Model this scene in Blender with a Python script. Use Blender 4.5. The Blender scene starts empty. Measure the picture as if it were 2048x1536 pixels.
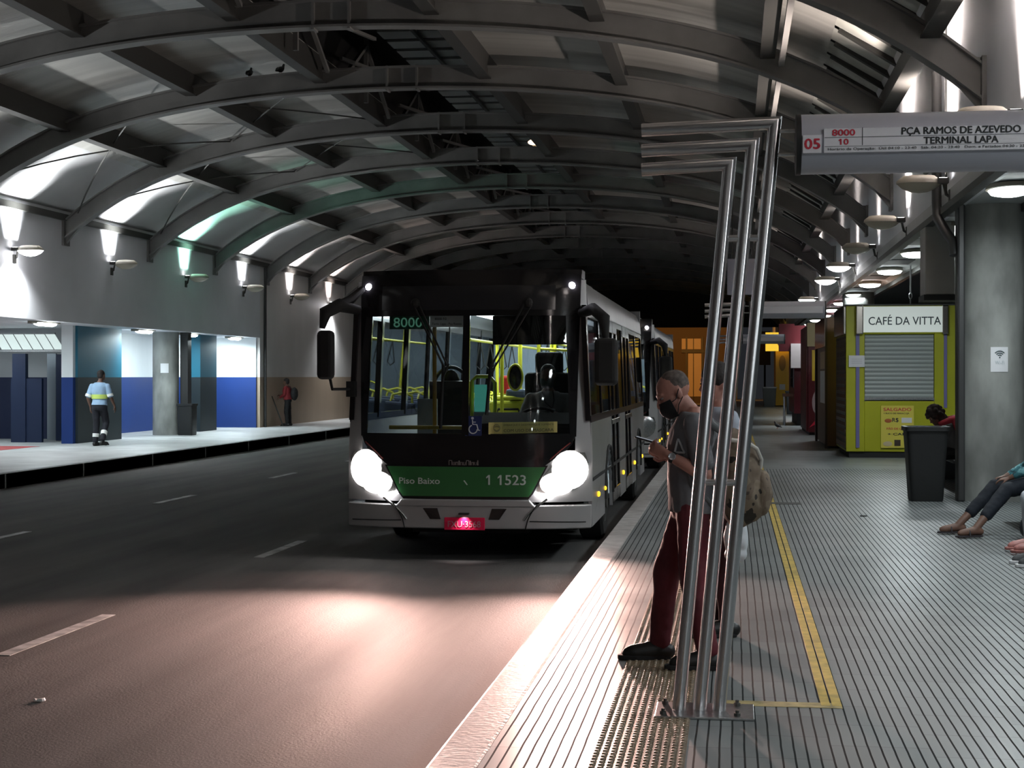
import bpy, math, random
from mathutils import Vector, Matrix
random.seed(11)
S = bpy.context.scene
COL = S.collection
V = Vector
PI = math.pi

# ------------------------------------------------------------------ camera, world, exposure
cam_d = bpy.data.cameras.new('camera')
cam = bpy.data.objects.new('camera', cam_d)
COL.objects.link(cam)
cam.location = (0, 0, 1.62)
cam.rotation_euler = (PI / 2, 0, math.atan(442 / 3200))
cam_d.sensor_width = 36
cam_d.lens = 3200 / 2048 * 36
cam_d.shift_y = -15 / 2048
cam_d.clip_start = 0.1
cam_d.clip_end = 400
S.camera = cam
w = bpy.data.worlds.new('night')
S.world = w
w.use_nodes = True
w.node_tree.nodes['Background'].inputs[0].default_value = (.55, .60, .70, 1)
w.node_tree.nodes['Background'].inputs[1].default_value = 0.010
S.view_settings.view_transform = 'Standard'
S.view_settings.look = 'None'
S.view_settings.exposure = 1.4
S.view_settings.gamma = 1.0
S.view_settings.use_curve_mapping = False

# ------------------------------------------------------------------ helpers
def M(name, col, rough=.5, metal=0.0, emit=0, ecol=None, noise=None, bump=None, spec=.5, stretch=(1, 1, 1), alpha=1):
    m = bpy.data.materials.new(name)
    m.use_nodes = True
    nt = m.node_tree
    b = nt.nodes['Principled BSDF']
    c = tuple(col) + (1,)
    b.inputs['Base Color'].default_value = c
    b.inputs['Roughness'].default_value = rough
    b.inputs['Metallic'].default_value = metal
    b.inputs['Specular IOR Level'].default_value = spec
    if emit:
        b.inputs['Emission Color'].default_value = tuple(ecol or col) + (1,)
        b.inputs['Emission Strength'].default_value = emit
    if noise or bump:
        tc = nt.nodes.new('ShaderNodeTexCoord')
        mp = nt.nodes.new('ShaderNodeMapping')
        mp.inputs['Scale'].default_value = stretch
        nt.links.new(tc.outputs['Object'], mp.inputs['Vector'])
    if noise:
        n = nt.nodes.new('ShaderNodeTexNoise')
        n.inputs['Scale'].default_value = noise[0]
        n.inputs['Detail'].default_value = 5
        nt.links.new(mp.outputs['Vector'], n.inputs['Vector'])
        r = nt.nodes.new('ShaderNodeValToRGB')
        k = noise[1]
        lo = tuple(x * (1 - k) for x in col)
        hi = tuple(min(1, x * (1 + k)) for x in col)
        if len(noise) > 2:
            hi = noise[2]
        r.color_ramp.elements[0].position = .32
        r.color_ramp.elements[1].position = .68
        r.color_ramp.elements[0].color = lo + (1,)
        r.color_ramp.elements[1].color = tuple(hi) + (1,)
        nt.links.new(n.outputs['Fac'], r.inputs['Fac'])
        nt.links.new(r.outputs['Color'], b.inputs['Base Color'])
    if bump:
        n2 = nt.nodes.new('ShaderNodeTexNoise')
        n2.inputs['Scale'].default_value = bump[0]
        n2.inputs['Detail'].default_value = 4
        nt.links.new(mp.outputs['Vector'], n2.inputs['Vector'])
        bp = nt.nodes.new('ShaderNodeBump')
        bp.inputs['Strength'].default_value = bump[1]
        bp.inputs['Distance'].default_value = bump[2] if len(bump) > 2 else .01
        nt.links.new(n2.outputs['Fac'], bp.inputs['Height'])
        nt.links.new(bp.outputs['Normal'], b.inputs['Normal'])
    return m

def glass_mat(name, tint, gloss=.10, rough=.02):
    m = bpy.data.materials.new(name)
    m.use_nodes = True
    nt = m.node_tree
    nt.nodes.clear()
    o = nt.nodes.new('ShaderNodeOutputMaterial')
    t = nt.nodes.new('ShaderNodeBsdfTransparent')
    t.inputs[0].default_value = tuple(tint) + (1,)
    g = nt.nodes.new('ShaderNodeBsdfGlossy')
    g.inputs['Roughness'].default_value = rough
    g.inputs['Color'].default_value = (.9, .9, .9, 1)
    lw = nt.nodes.new('ShaderNodeFresnel')
    lw.inputs['IOR'].default_value = 1.45
    mu = nt.nodes.new('ShaderNodeMath')
    mu.operation = 'MULTIPLY_ADD'
    mu.inputs[1].default_value = .5
    mu.inputs[2].default_value = gloss * .2
    mx = nt.nodes.new('ShaderNodeMixShader')
    nt.links.new(lw.outputs[0], mu.inputs[0])
    nt.links.new(mu.outputs[0], mx.inputs[0])
    nt.links.new(t.outputs[0], mx.inputs[1])
    nt.links.new(g.outputs[0], mx.inputs[2])
    nt.links.new(mx.outputs[0], o.inputs[0])
    return m

class MB:
    def __init__(s):
        s.v = []; s.f = []; s.m = []; s.cur = 0
    def add(s, vs, fs):
        n = len(s.v)
        s.v += [tuple(v) for v in vs]
        s.f += [tuple(i + n for i in f) for f in fs]
        s.m += [s.cur] * len(fs)
    def box(s, x0, x1, y0, y1, z0, z1):
        vs = [(x, y, z) for x in (x0, x1) for y in (y0, y1) for z in (z0, z1)]
        s.add(vs, [(0, 1, 3, 2), (4, 6, 7, 5), (0, 4, 5, 1), (2, 3, 7, 6), (0, 2, 6, 4), (1, 5, 7, 3)])
        return s
    def obox(s, c, ax, ay, az, hx, hy, hz):
        c = V(c); ax = V(ax).normalized() * hx; ay = V(ay).normalized() * hy; az = V(az).normalized() * hz
        vs = [c + ax * i + ay * j + az * k for i in (-1, 1) for j in (-1, 1) for k in (-1, 1)]
        s.add(vs, [(0, 1, 3, 2), (4, 6, 7, 5), (0, 4, 5, 1), (2, 3, 7, 6), (0, 2, 6, 4), (1, 5, 7, 3)])
        return s
    def bar(s, p0, p1, wx, wy, up=(0, 0, 1)):
        p0 = V(p0); p1 = V(p1); d = p1 - p0
        u = V(up)
        a = d.cross(u)
        if a.length < 1e-5: a = d.cross(V((1, 0, 0)))
        b = a.cross(d)
        return s.obox((p0 + p1) / 2, d, a, b, d.length / 2, wx / 2, wy / 2)
    def loft(s, rings, cap=True, closed=False):
        n = len(rings[0]); k = len(rings)
        vs = [p for r in rings for p in r]
        fs = []
        for i in range(k if closed else k - 1):
            j = (i + 1) % k
            for a in range(n):
                b = (a + 1) % n
                fs.append((i * n + a, i * n + b, j * n + b, j * n + a))
        if cap and not closed:
            fs.append(tuple(range(n - 1, -1, -1)))
            fs.append(tuple((k - 1) * n + i for i in range(n)))
        s.add(vs, fs)
        return s
    def tube(s, pts, r, n=12, closed=False):
        pts = [V(p) for p in pts]
        k = len(pts)
        rs = r if isinstance(r, (list, tuple)) else [r] * k
        rings = []
        prev = None
        for i, p in enumerate(pts):
            if closed:
                t = (pts[(i + 1) % k] - pts[i - 1])
            else:
                t = (pts[min(i + 1, k - 1)] - pts[max(i - 1, 0)])
            t.normalize()
            if prev is None:
                a = t.orthogonal().normalized()
            else:
                a = prev - t * prev.dot(t)
                if a.length < 1e-6: a = t.orthogonal()
                a.normalize()
            prev = a
            b = t.cross(a)
            # mitre
            sc = 1.0
            rings.append([p + (a * math.cos(q * 2 * PI / n) + b * math.sin(q * 2 * PI / n)) * rs[i] * sc for q in range(n)])
        return s.loft(rings, closed=closed)
    def cyl(s, p0, p1, r0, r1=None, n=16):
        return s.tube([p0, p1], [r0, r0 if r1 is None else r1], n)
    def lathe(s, prof, c=(0, 0, 0), n=24):
        c = V(c)
        rings = [[c + V((r * math.cos(q * 2 * PI / n), r * math.sin(q * 2 * PI / n), z)) for q in range(n)] for r, z in prof]
        return s.loft(rings)
    def prism(s, poly, f0, f1):
        n = len(poly)
        vs = [f0(*p) for p in poly] + [f1(*p) for p in poly]
        fs = [tuple(range(n - 1, -1, -1)), tuple(range(n, 2 * n))]
        for i in range(n):
            j = (i + 1) % n
            fs.append((i, j, n + j, n + i))
        s.add(vs, fs)
        return s
    def sheet(s, fn, nu, nv, back=None):
        """grid surface fn(u,v); with back(p)->p a closed slab"""
        P = [[V(fn(i / nu, j / nv)) for j in range(nv + 1)] for i in range(nu + 1)]
        w_ = nv + 1
        vs = [p for r in P for p in r]
        fs = [(i * w_ + j, (i + 1) * w_ + j, (i + 1) * w_ + j + 1, i * w_ + j + 1) for i in range(nu) for j in range(nv)]
        if back:
            n = len(vs)
            vs += [V(back(p)) for p in vs[:n]]
            fs += [tuple(n + a for a in reversed(f)) for f in fs[:]]
            rim = [i * w_ for i in range(nu + 1)] + [nu * w_ + j for j in range(1, nv + 1)] + [i * w_ + nv for i in range(nu - 1, -1, -1)] + [j for j in range(nv - 1, 0, -1)]
            for a, b in zip(rim, rim[1:] + rim[:1]):
                fs.append((b, a, n + a, n + b))
        s.add(vs, fs)
        return s
    def ell(s, c, rx, ry, rz, ax=(1, 0, 0), ay=(0, 1, 0), az=(0, 0, 1), n=16, k=10):
        c = V(c); ax = V(ax); ay = V(ay); az = V(az)
        rings = []
        for i in range(k + 1):
            t = -PI / 2 + PI * i / k
            cr = max(math.cos(t), .02)
            rings.append([c + az * (rz * math.sin(t)) + ax * (rx * cr * math.cos(q * 2 * PI / n)) + ay * (ry * cr * math.sin(q * 2 * PI / n)) for q in range(n)])
        return s.loft(rings)
    def limb(s, p0, p1, r0, r1, n=14):
        p0 = V(p0); p1 = V(p1)
        d = (p1 - p0)
        L = d.length
        if L < 1e-5: return s.ell(p0, r0, r0, r0)
        d.normalize()
        a = d.orthogonal().normalized(); b = d.cross(a)
        rings = []
        def ring(p, r): rings.append([p + (a * math.cos(q * 2 * PI / n) + b * math.sin(q * 2 * PI / n)) * r for q in range(n)])
        for t in (-.98, -.75, -.4): ring(p0 + d * (t * r0), r0 * math.sqrt(1 - t * t))
        for t in (0, .33, .66, 1): ring(p0.lerp(p1, t), r0 + (r1 - r0) * t)
        for t in (.4, .75, .98): ring(p1 + d * (t * r1), r1 * math.sqrt(1 - t * t))
        return s.loft(rings)
    def mesh(s, name):
        me = bpy.data.meshes.new(name)
        me.from_pydata(s.v, [], s.f)
        me.update()
        return me
    def build(s, name, mat, parent=None, smooth=0, bev=0, seg=2, kind=None):
        me = s.mesh(name)
        mats = mat if isinstance(mat, (list, tuple)) else [mat]
        for m in mats: me.materials.append(m)
        if len(mats) > 1:
            for p, k in zip(me.polygons, s.m): p.material_index = k
        import bmesh
        bm = bmesh.new(); bm.from_mesh(me)
        bmesh.ops.recalc_face_normals(bm, faces=bm.faces)
        bm.to_mesh(me); bm.free()
        if smooth:
            for p in me.polygons: p.use_smooth = True
            me.set_sharp_from_angle(angle=math.radians(smooth))
        o = bpy.data.objects.new(name, me)
        COL.objects.link(o)
        if parent: o.parent = parent
        if bev:
            b = o.modifiers.new('bevel', 'BEVEL')
            b.width = bev; b.segments = seg; b.limit_method = 'ANGLE'
        if kind: o['kind'] = kind
        return o

def link(o, parent=None):
    COL.objects.link(o)
    if parent: o.parent = parent
    return o

def tag(o, label, cat, group=None, kind=None):
    o['label'] = label; o['category'] = cat
    if group: o['group'] = group
    if kind: o['kind'] = kind
    return o

def thing(name, label, cat, loc=(0, 0, 0), rz=0, group=None):
    o = bpy.data.objects.new(name, None)
    COL.objects.link(o)
    o.empty_display_size = .1
    o.location = loc
    o.rotation_euler = (0, 0, rz)
    return tag(o, label, cat, group)

def struct(o, label=None, cat=None):
    o['kind'] = 'structure'
    if label: o['label'] = label
    if cat: o['category'] = cat
    return o

def copy_tree(o, parent=None):
    c = o.copy()
    COL.objects.link(c)
    c.parent = parent
    for ch in list(o.children):
        copy_tree(ch, c)
    return c

def evaluated(o):
    dg = bpy.context.evaluated_depsgraph_get()
    return bpy.data.meshes.new_from_object(o.evaluated_get(dg))

_tex = bpy.data.textures.new('wrinkle', 'CLOUDS')
_tex.noise_scale = .09
_tex.noise_depth = 2
def blob(mb, name, mat, parent=None, voxel=.012, it=4, wrinkle=0):
    """closed pieces fused into one continuous skin"""
    me = mb.mesh('tmp')
    o = bpy.data.objects.new('tmp', me)
    COL.objects.link(o)
    r = o.modifiers.new('r', 'REMESH'); r.mode = 'VOXEL'; r.voxel_size = voxel
    if it:
        s_ = o.modifiers.new('s', 'SMOOTH'); s_.iterations = it; s_.factor = .5
    if wrinkle:
        d = o.modifiers.new('d', 'DISPLACE'); d.texture = _tex; d.strength = wrinkle; d.mid_level = .5; d.texture_coords = 'LOCAL'
    m2 = evaluated(o)
    bpy.data.objects.remove(o)
    bpy.data.meshes.remove(me)
    m2.name = name
    m2.materials.clear(); m2.materials.append(mat)
    for p in m2.polygons: p.use_smooth = True
    q = bpy.data.objects.new(name, m2)
    return link(q, parent)

def lettering(body, c, xd, up, h, mat, parent=None, wid=None, bold=0, name='lettering', depth=.002, align='C', font_shear=0):
    """writing centred on c, reading along xd, of total height h (or width wid)"""
    cu = bpy.data.curves.new('tmp', 'FONT')
    cu.body = body; cu.size = 1; cu.extrude = 0
    cu.resolution_u = 3
    cu.align_x = 'CENTER'
    o = bpy.data.objects.new('tmp', cu)
    COL.objects.link(o)
    me = evaluated(o)
    bpy.data.objects.remove(o)
    xs = [v.co.x for v in me.vertices]; ys = [v.co.y for v in me.vertices]
    x0, x1, y0, y1 = min(xs), max(xs), min(ys), max(ys)
    ones = [i for i, ch in enumerate(body) if ch == '1'] if h > .024 and '\n' not in body else []
    if ones:
        def right_edge(t_):
            cu2 = bpy.data.curves.new('tmp', 'FONT'); cu2.body = t_; cu2.size = 1; cu2.resolution_u = 1; cu2.align_x = 'LEFT'
            o2 = bpy.data.objects.new('tmp', cu2); COL.objects.link(o2)
            m2 = evaluated(o2); bpy.data.objects.remove(o2)
            q_ = [v.co.x for v in m2.vertices]
            bpy.data.meshes.remove(m2)
            return min(q_), max(q_)
        a_, b_ = right_edge('1'); w1 = b_ - a_
        l0, r0 = right_edge(body)
        vs_ = [v.co.copy() for v in me.vertices]; fs_ = [tuple(p.vertices) for p in me.polygons]
        hh = y1 - y0
        for i in ones:
            xr = x1 - (r0 - right_edge(body[:i + 1])[1]); xl = xr - w1
            n0 = len(vs_)
            vs_ += [V((xl + .01, y1, 0)), V((xl + .01, y1 - .19 * hh, 0)), V((xl - .20 * hh, y1 - .36 * hh, 0)), V((xl - .20 * hh, y1 - .22 * hh, 0))]
            fs_.append((n0, n0 + 3, n0 + 2, n0 + 1))
        bpy.data.meshes.remove(me)
        me = bpy.data.meshes.new(name)
        me.from_pydata([tuple(v) for v in vs_], [], fs_)
        xs = [v.co.x for v in me.vertices]; x0, x1 = min(xs), max(xs)
    sy = h / (y1 - y0)
    sx = wid / (x1 - x0) if wid else sy
    xd = V(xd).normalized(); up = V(up).normalized(); nz = xd.cross(up)
    c = V(c)
    for v in me.vertices:
        a = (v.co.x - (x0 + x1) / 2) * sx
        if align == 'L': a = (v.co.x - x0) * sx
        b = (v.co.y - (y0 + y1) / 2) * sy
        v.co = c + xd * a + up * b + nz * depth
    if bold:
        base = [v.co.copy() for v in me.vertices]
        fs = [tuple(p.vertices) for p in me.polygons]
        vs = []; ff = []
        k = bold * sy
        for i, (a, b) in enumerate(((0, 0), (k, 0), (-k, 0), (0, k * .7), (0, -k * .7))):
            n0 = len(vs)
            vs += [v + xd * a + up * b + nz * (.0003 * i) for v in base]
            ff += [tuple(j + n0 for j in f) for f in fs]
        bpy.data.meshes.remove(me)
        me = bpy.data.meshes.new(name)
        me.from_pydata([tuple(v) for v in vs], [], ff)
    me.materials.clear(); me.materials.append(mat)
    me.name = name
    q = bpy.data.objects.new(name, me)
    return link(q, parent)

def spot(loc, d, energy, ang, color=(1, 1, 1), blend=.6, rad=.05, parent=None, name='spot_light'):
    l = bpy.data.lights.new(name, 'SPOT')
    l.energy = energy; l.spot_size = math.radians(ang); l.spot_blend = blend; l.color = color; l.shadow_soft_size = rad
    o = bpy.data.objects.new(name, l)
    o.location = loc
    o.rotation_euler = V(d).to_track_quat('-Z', 'Y').to_euler()
    return link(o, parent)

def area(loc, d, energy, sx, sy, color=(1, 1, 1), parent=None, spread=180, name='area_light', up='Y'):
    l = bpy.data.lights.new(name, 'AREA')
    l.shape = 'RECTANGLE'; l.size = sx; l.size_y = sy; l.energy = energy; l.color = color
    l.spread = math.radians(spread)
    o = bpy.data.objects.new(name, l)
    o.location = loc
    o.rotation_euler = V(d).to_track_quat('-Z', up).to_euler()
    return link(o, parent)

def point(loc, energy, color=(1, 1, 1), rad=.1, parent=None, name='point_light'):
    l = bpy.data.lights.new(name, 'POINT')
    l.energy = energy; l.color = color; l.shadow_soft_size = rad
    o = bpy.data.objects.new(name, l)
    o.location = loc
    return link(o, parent)

COOL = (.86, .96, 1.0)
WARM = (1.0, .62, .53)
GREEN = (.45, 1.0, .78)
WHITE = (.95, .98, 1)
UPR = (1, .87, .80)

# ------------------------------------------------------------------ materials
def floor_material():
    m = M('grooved_paving', (.34, .35, .35), .36, spec=.45)
    nt = m.node_tree; b = nt.nodes['Principled BSDF']
    N = nt.nodes.new; L = nt.links.new
    tc = N('ShaderNodeTexCoord'); sep = N('ShaderNodeSeparateXYZ')
    no0 = N('ShaderNodeTexNoise'); no0.inputs['Scale'].default_value = 2.2
    L(tc.outputs['Object'], no0.inputs['Vector'])
    L(tc.outputs['Object'], sep.inputs[0])
    def math_(op, a, bb=None, cc=None):
        n = N('ShaderNodeMath'); n.operation = op
        for i, q in enumerate((a, bb, cc)):
            if q is None: continue
            if isinstance(q, (int, float)): n.inputs[i].default_value = q
            else: L(q, n.inputs[i])
        return n.outputs[0]
    wob = math_('MULTIPLY_ADD', no0.outputs['Fac'], .008, sep.outputs['X'])
    gx = math_('MULTIPLY', wob, 1 / .0535)
    fr = math_('FRACT', gx)
    d = math_('ABSOLUTE', math_('SUBTRACT', fr, .5))
    g = math_('GREATER_THAN', d, .418)               # groove lines
    near = math_('LESS_THAN', math_('MULTIPLY_ADD', no0.outputs['Fac'], 1.5, sep.outputs['Y']), 29.3)
    g = math_('MULTIPLY', g, near)
    # tiles
    tx = math_('FLOOR', math_('MULTIPLY', wob, 1 / .428))
    stag = math_('MULTIPLY_ADD', tx, .37, math_('MULTIPLY', sep.outputs['Y'], 1 / .43))
    ty = math_('FLOOR', stag)
    jy = math_('GREATER_THAN', math_('ABSOLUTE', math_('SUBTRACT', math_('FRACT', stag), .5)), .488)
    wn = N('ShaderNodeTexWhiteNoise'); wn.noise_dimensions = '2D'
    cb = N('ShaderNodeCombineXYZ'); L(tx, cb.inputs[0]); L(ty, cb.inputs[1]); L(cb.outputs[0], wn.inputs['Vector'])
    no = N('ShaderNodeTexNoise'); no.inputs['Scale'].default_value = 1.1; no.inputs['Detail'].default_value = 6
    L(tc.outputs['Object'], no.inputs['Vector'])
    val = math_('ADD', math_('MULTIPLY', wn.outputs['Value'], .22), math_('MULTIPLY_ADD', no.outputs['Fac'], .55, .42))
    # worn smooth band of bare concrete tiles further along the platform
    mxc = N('ShaderNodeMix'); mxc.data_type = 'RGBA'
    L(math_('MAXIMUM', math_('MULTIPLY', g, .95), math_('MULTIPLY', jy, .45)), mxc.inputs['Factor'])
    base = N('ShaderNodeMix'); base.data_type = 'RGBA'; base.blend_type = 'MULTIPLY'; base.inputs['Factor'].default_value = 1
    base.inputs['A'].default_value = (.225, .245, .245, 1)
    cc = N('ShaderNodeCombineColor')
    for i in range(3): L(val, cc.inputs[i])
    L(cc.outputs[0], base.inputs['B'])
    L(base.outputs['Result'], mxc.inputs['A'])
    mxc.inputs['B'].default_value = (.018, .02, .02, 1)
    L(mxc.outputs['Result'], b.inputs['Base Color'])
    L(math_('MULTIPLY_ADD', g, .4, math_('MULTIPLY_ADD', no.outputs['Fac'], .25, .24)), b.inputs['Roughness'])
    L(math_('MULTIPLY_ADD', g, -.30, .32), b.inputs['Specular IOR Level'])
    bp = N('ShaderNodeBump'); bp.inputs['Strength'].default_value = .5; bp.inputs['Distance'].default_value = .006
    hgt = math_('MULTIPLY', math_('MAXIMUM', g, jy), -1)
    L(hgt, bp.inputs['Height']); L(bp.outputs['Normal'], b.inputs['Normal'])
    return m

def asphalt_material():
    m = M('asphalt', (.1, .1, .1), .42, spec=.06)
    nt = m.node_tree; b = nt.nodes['Principled BSDF']
    N = nt.nodes.new; L = nt.links.new
    tc = N('ShaderNodeTexCoord')
    mp = N('ShaderNodeMapping'); mp.inputs['Scale'].default_value = (1.4, .12, 1)
    L(tc.outputs['Object'], mp.inputs[0])
    n1 = N('ShaderNodeTexNoise'); n1.inputs['Scale'].default_value = 1.3; n1.inputs['Detail'].default_value = 6
    L(mp.outputs[0], n1.inputs['Vector'])
    n2 = N('ShaderNodeTexNoise'); n2.inputs['Scale'].default_value = 70; n2.inputs['Detail'].default_value = 3
    L(tc.outputs['Object'], n2.inputs['Vector'])
    r = N('ShaderNodeValToRGB')
    r.color_ramp.elements[0].position = .3; r.color_ramp.elements[1].position = .72
    r.color_ramp.elements[0].color = (.085, .083, .081, 1)
    r.color_ramp.elements[1].color = (.175, .168, .162, 1)
    L(n1.outputs['Fac'], r.inputs[0])
    L(r.outputs[0], b.inputs['Base Color'])
    ma = N('ShaderNodeMath'); ma.operation = 'MULTIPLY_ADD'; ma.inputs[1].default_value = .22; ma.inputs[2].default_value = .60
    L(n1.outputs['Fac'], ma.inputs[0]); L(ma.outputs[0], b.inputs['Roughness'])
    bp = N('ShaderNodeBump'); bp.inputs['Strength'].default_value = .55; bp.inputs['Distance'].default_value = .006
    L(n2.outputs['Fac'], bp.inputs['Height']); L(bp.outputs[0], b.inputs['Normal'])
    return m

def dado_material(name, low, high, zsplit):
    m = M(name, high, .55)
    nt = m.node_tree; b = nt.nodes['Principled BSDF']
    N = nt.nodes.new; L = nt.links.new
    tc = N('ShaderNodeTexCoord'); sep = N('ShaderNodeSeparateXYZ'); L(tc.outputs['Object'], sep.inputs[0])
    g = N('ShaderNodeMath'); g.operation = 'GREATER_THAN'; g.inputs[1].default_value = zsplit
    L(sep.outputs['Z'], g.inputs[0])
    mx = N('ShaderNodeMix'); mx.data_type = 'RGBA'
    L(g.outputs[0], mx.inputs['Factor'])
    mx.inputs['A'].default_value = tuple(low) + (1,); mx.inputs['B'].default_value = tuple(high) + (1,)
    no = N('ShaderNodeTexNoise'); no.inputs['Scale'].default_value = .8; no.inputs['Detail'].default_value = 6
    mp = N('ShaderNodeMapping'); mp.inputs['Scale'].default_value = (1, 1, .35)
    L(tc.outputs['Object'], mp.inputs[0]); L(mp.outputs[0], no.inputs['Vector'])
    ml = N('ShaderNodeMath'); ml.operation = 'MULTIPLY_ADD'; ml.inputs[1].default_value = .35; ml.inputs[2].default_value = .82
    L(no.outputs['Fac'], ml.inputs[0])
    cc = N('ShaderNodeCombineColor')
    for i in range(3): L(ml.outputs[0], cc.inputs[i])
    m2 = N('ShaderNodeMix'); m2.data_type = 'RGBA'; m2.blend_type = 'MULTIPLY'; m2.inputs['Factor'].default_value = 1
    L(mx.outputs['Result'], m2.inputs['A']); L(cc.outputs[0], m2.inputs['B'])
    L(m2.outputs['Result'], b.inputs['Base Color'])
    return m

def slat_material(name, col, dark, pitch, axis='Z', rough=.4, metal=0.0, duty=.18):
    m = M(name, col, rough, metal)
    nt = m.node_tree; b = nt.nodes['Principled BSDF']
    N = nt.nodes.new; L = nt.links.new
    tc = N('ShaderNodeTexCoord'); sep = N('ShaderNodeSeparateXYZ'); L(tc.outputs['Object'], sep.inputs[0])
    a = N('ShaderNodeMath'); a.operation = 'MULTIPLY'; a.inputs[1].default_value = 1 / pitch; L(sep.outputs[axis], a.inputs[0])
    f = N('ShaderNodeMath'); f.operation = 'FRACT'; L(a.outputs[0], f.inputs[0])
    g = N('ShaderNodeMath'); g.operation = 'LESS_THAN'; g.inputs[1].default_value = duty; L(f.outputs[0], g.inputs[0])
    mx = N('ShaderNodeMix'); mx.data_type = 'RGBA'; L(g.outputs[0], mx.inputs['Factor'])
    mx.inputs['A'].default_value = tuple(col) + (1,); mx.inputs['B'].default_value = tuple(dark) + (1,)
    L(mx.outputs['Result'], b.inputs['Base Color'])
    w_ = N('ShaderNodeMath'); w_.operation = 'PINGPONG'; w_.inputs[1].default_value = .5; L(f.outputs[0], w_.inputs[0])
    bp = N('ShaderNodeBump'); bp.inputs['Strength'].default_value = .8; bp.inputs['Distance'].default_value = pitch * .4
    L(w_.outputs[0], bp.inputs['Height']); L(bp.outputs[0], b.inputs['Normal'])
    return m

def camo_material(name, cols, scale):
    m = M(name, cols[0], .85)
    nt = m.node_tree; b = nt.nodes['Principled BSDF']
    tc = nt.nodes.new('ShaderNodeTexCoord')
    n = nt.nodes.new('ShaderNodeTexNoise'); n.inputs['Scale'].default_value = scale; n.inputs['Detail'].default_value = 2
    nt.links.new(tc.outputs['Object'], n.inputs['Vector'])
    r = nt.nodes.new('ShaderNodeValToRGB'); r.color_ramp.interpolation = 'CONSTANT'
    e = r.color_ramp.elements
    k = len(cols)
    while len(e) < k: e.new(.5)
    for i, c in enumerate(cols):
        e[i].position = 0 if i == 0 else .36 + .28 * (i - 1) / max(1, k - 2)
        e[i].color = tuple(c) + (1,)
    nt.links.new(n.outputs['Fac'], r.inputs[0]); nt.links.new(r.outputs[0], b.inputs['Base Color'])
    return m

mFloor = floor_material()
mRoad = asphalt_material()
mKerb = M('kerb_granite', (.42, .40, .39), .5, noise=(6, .25), bump=(30, .3))
mKerbDark = M('kerb_weathered', (.26, .26, .265), .6, noise=(2.2, .5), bump=(20, .3))
mKerbBlack = M('kerb_black_paint', (.07, .07, .075), .55, noise=(3, .4))
mWalk = M('sidewalk_concrete', (.42, .43, .43), .45, noise=(1.3, .18), bump=(12, .15))
mYellowLine = M('yellow_line_paint', (.50, .36, .07), .5, noise=(9, .3))
mWhiteLine = M('road_paint', (.42, .42, .41), .55, noise=(7, .5))
mTact = M('tactile_tile', (.19, .14, .09), .42, noise=(5, .3))
mSteel = M('arch_paint', (.18, .177, .17), .5, noise=(1.2, .2))
mPurlin = M('purlin_paint', (.045, .044, .04), .6)
mSheet = M('roof_sheet', (.44, .43, .40), .42, noise=(.5, .18), bump=(3, .3, .02), stretch=(.3, 6, 1))
mSheet.node_tree.nodes['Principled BSDF'].inputs['Metallic'].default_value = .15
mSlat = M('lantern_slat', (.30, .31, .30), .5)
mBlack = M('matte_black', (.012, .012, .012), .6)
mWallUp = M('painted_wall', (.70, .715, .745), .55, noise=(.5, .07))
mWallW = M('white_wall', (.78, .80, .80), .5, noise=(.6, .06))
mBeige = dado_material('beige_dado', (.40, .315, .235), (.70, .69, .68), 1.60)
mBlue = dado_material('blue_dado', (.006, .036, .19), (.80, .84, .86), 1.60)
mTeal = dado_material('teal_panel', (.010, .020, .026), (.010, .135, .215), 1.60)
mNavy = M('navy_panel', (.007, .017, .055), .5)
mConc = M('concrete_column', (.24, .245, .23), .7, noise=(2.2, .42), bump=(9, .5), stretch=(1, 1, .45))
mCeil = M('painted_ceiling', (.50, .52, .52), .6, noise=(.7, .1))
mDarkPipe = M('dark_pipe', (.035, .035, .035), .45)
mChrome = M('brushed_steel', (.70, .69, .70), .27, 1.0)
mChromeS = M('stainless_plate', (.50, .50, .51), .3, 1.0, noise=(40, .15))
mSignGrey = M('sign_grey', (.50, .50, .56), .36, .0)
mSignWhite = M('sign_white', (.90, .88, .92), .4)
mInk = M('black_ink', (.02, .02, .022), .5)
mRed = M('red_ink', (.65, .03, .06), .5)
mLampOn = M('lamp_glow', (1, 1, 1), .5, emit=9, ecol=(.92, 1, 1))
mLampSoft = M('lamp_glow_far', (1, 1, 1), .5, emit=6, ecol=(.95, 1, 1))
mUpGlow = M('flood_glow', (1, 1, 1), .5, emit=8, ecol=(1, .98, 1))
mHead = M('headlight_glow', (1, 1, 1), .4, emit=3.5, ecol=(1, .95, .92))
mLed = M('marker_led', (1, 1, 1), .4, emit=25, ecol=(.88, .86, 1))
mFix = M('floodlight_body', (.36, .33, .27), .5)
mBowl = M('floodlight_bowl', (.55, .50, .40), .25)
mFixDark = M('bracket_dark', (.05, .05, .045), .55)

# ------------------------------------------------------------------ structure: road, platforms, walls, roof
CX, XL, XR = -6.05, -14.9, 2.8
YB = -30.0
Y0, Y1 = YB, 100.0
ARCHES = [8.05 + 5.25 * k for k in range(-7, 18)]
def zb(x):
    d = abs(x - CX)
    return 6.93 - .0155 * d * d - 1.9e-5 * d ** 5

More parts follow.
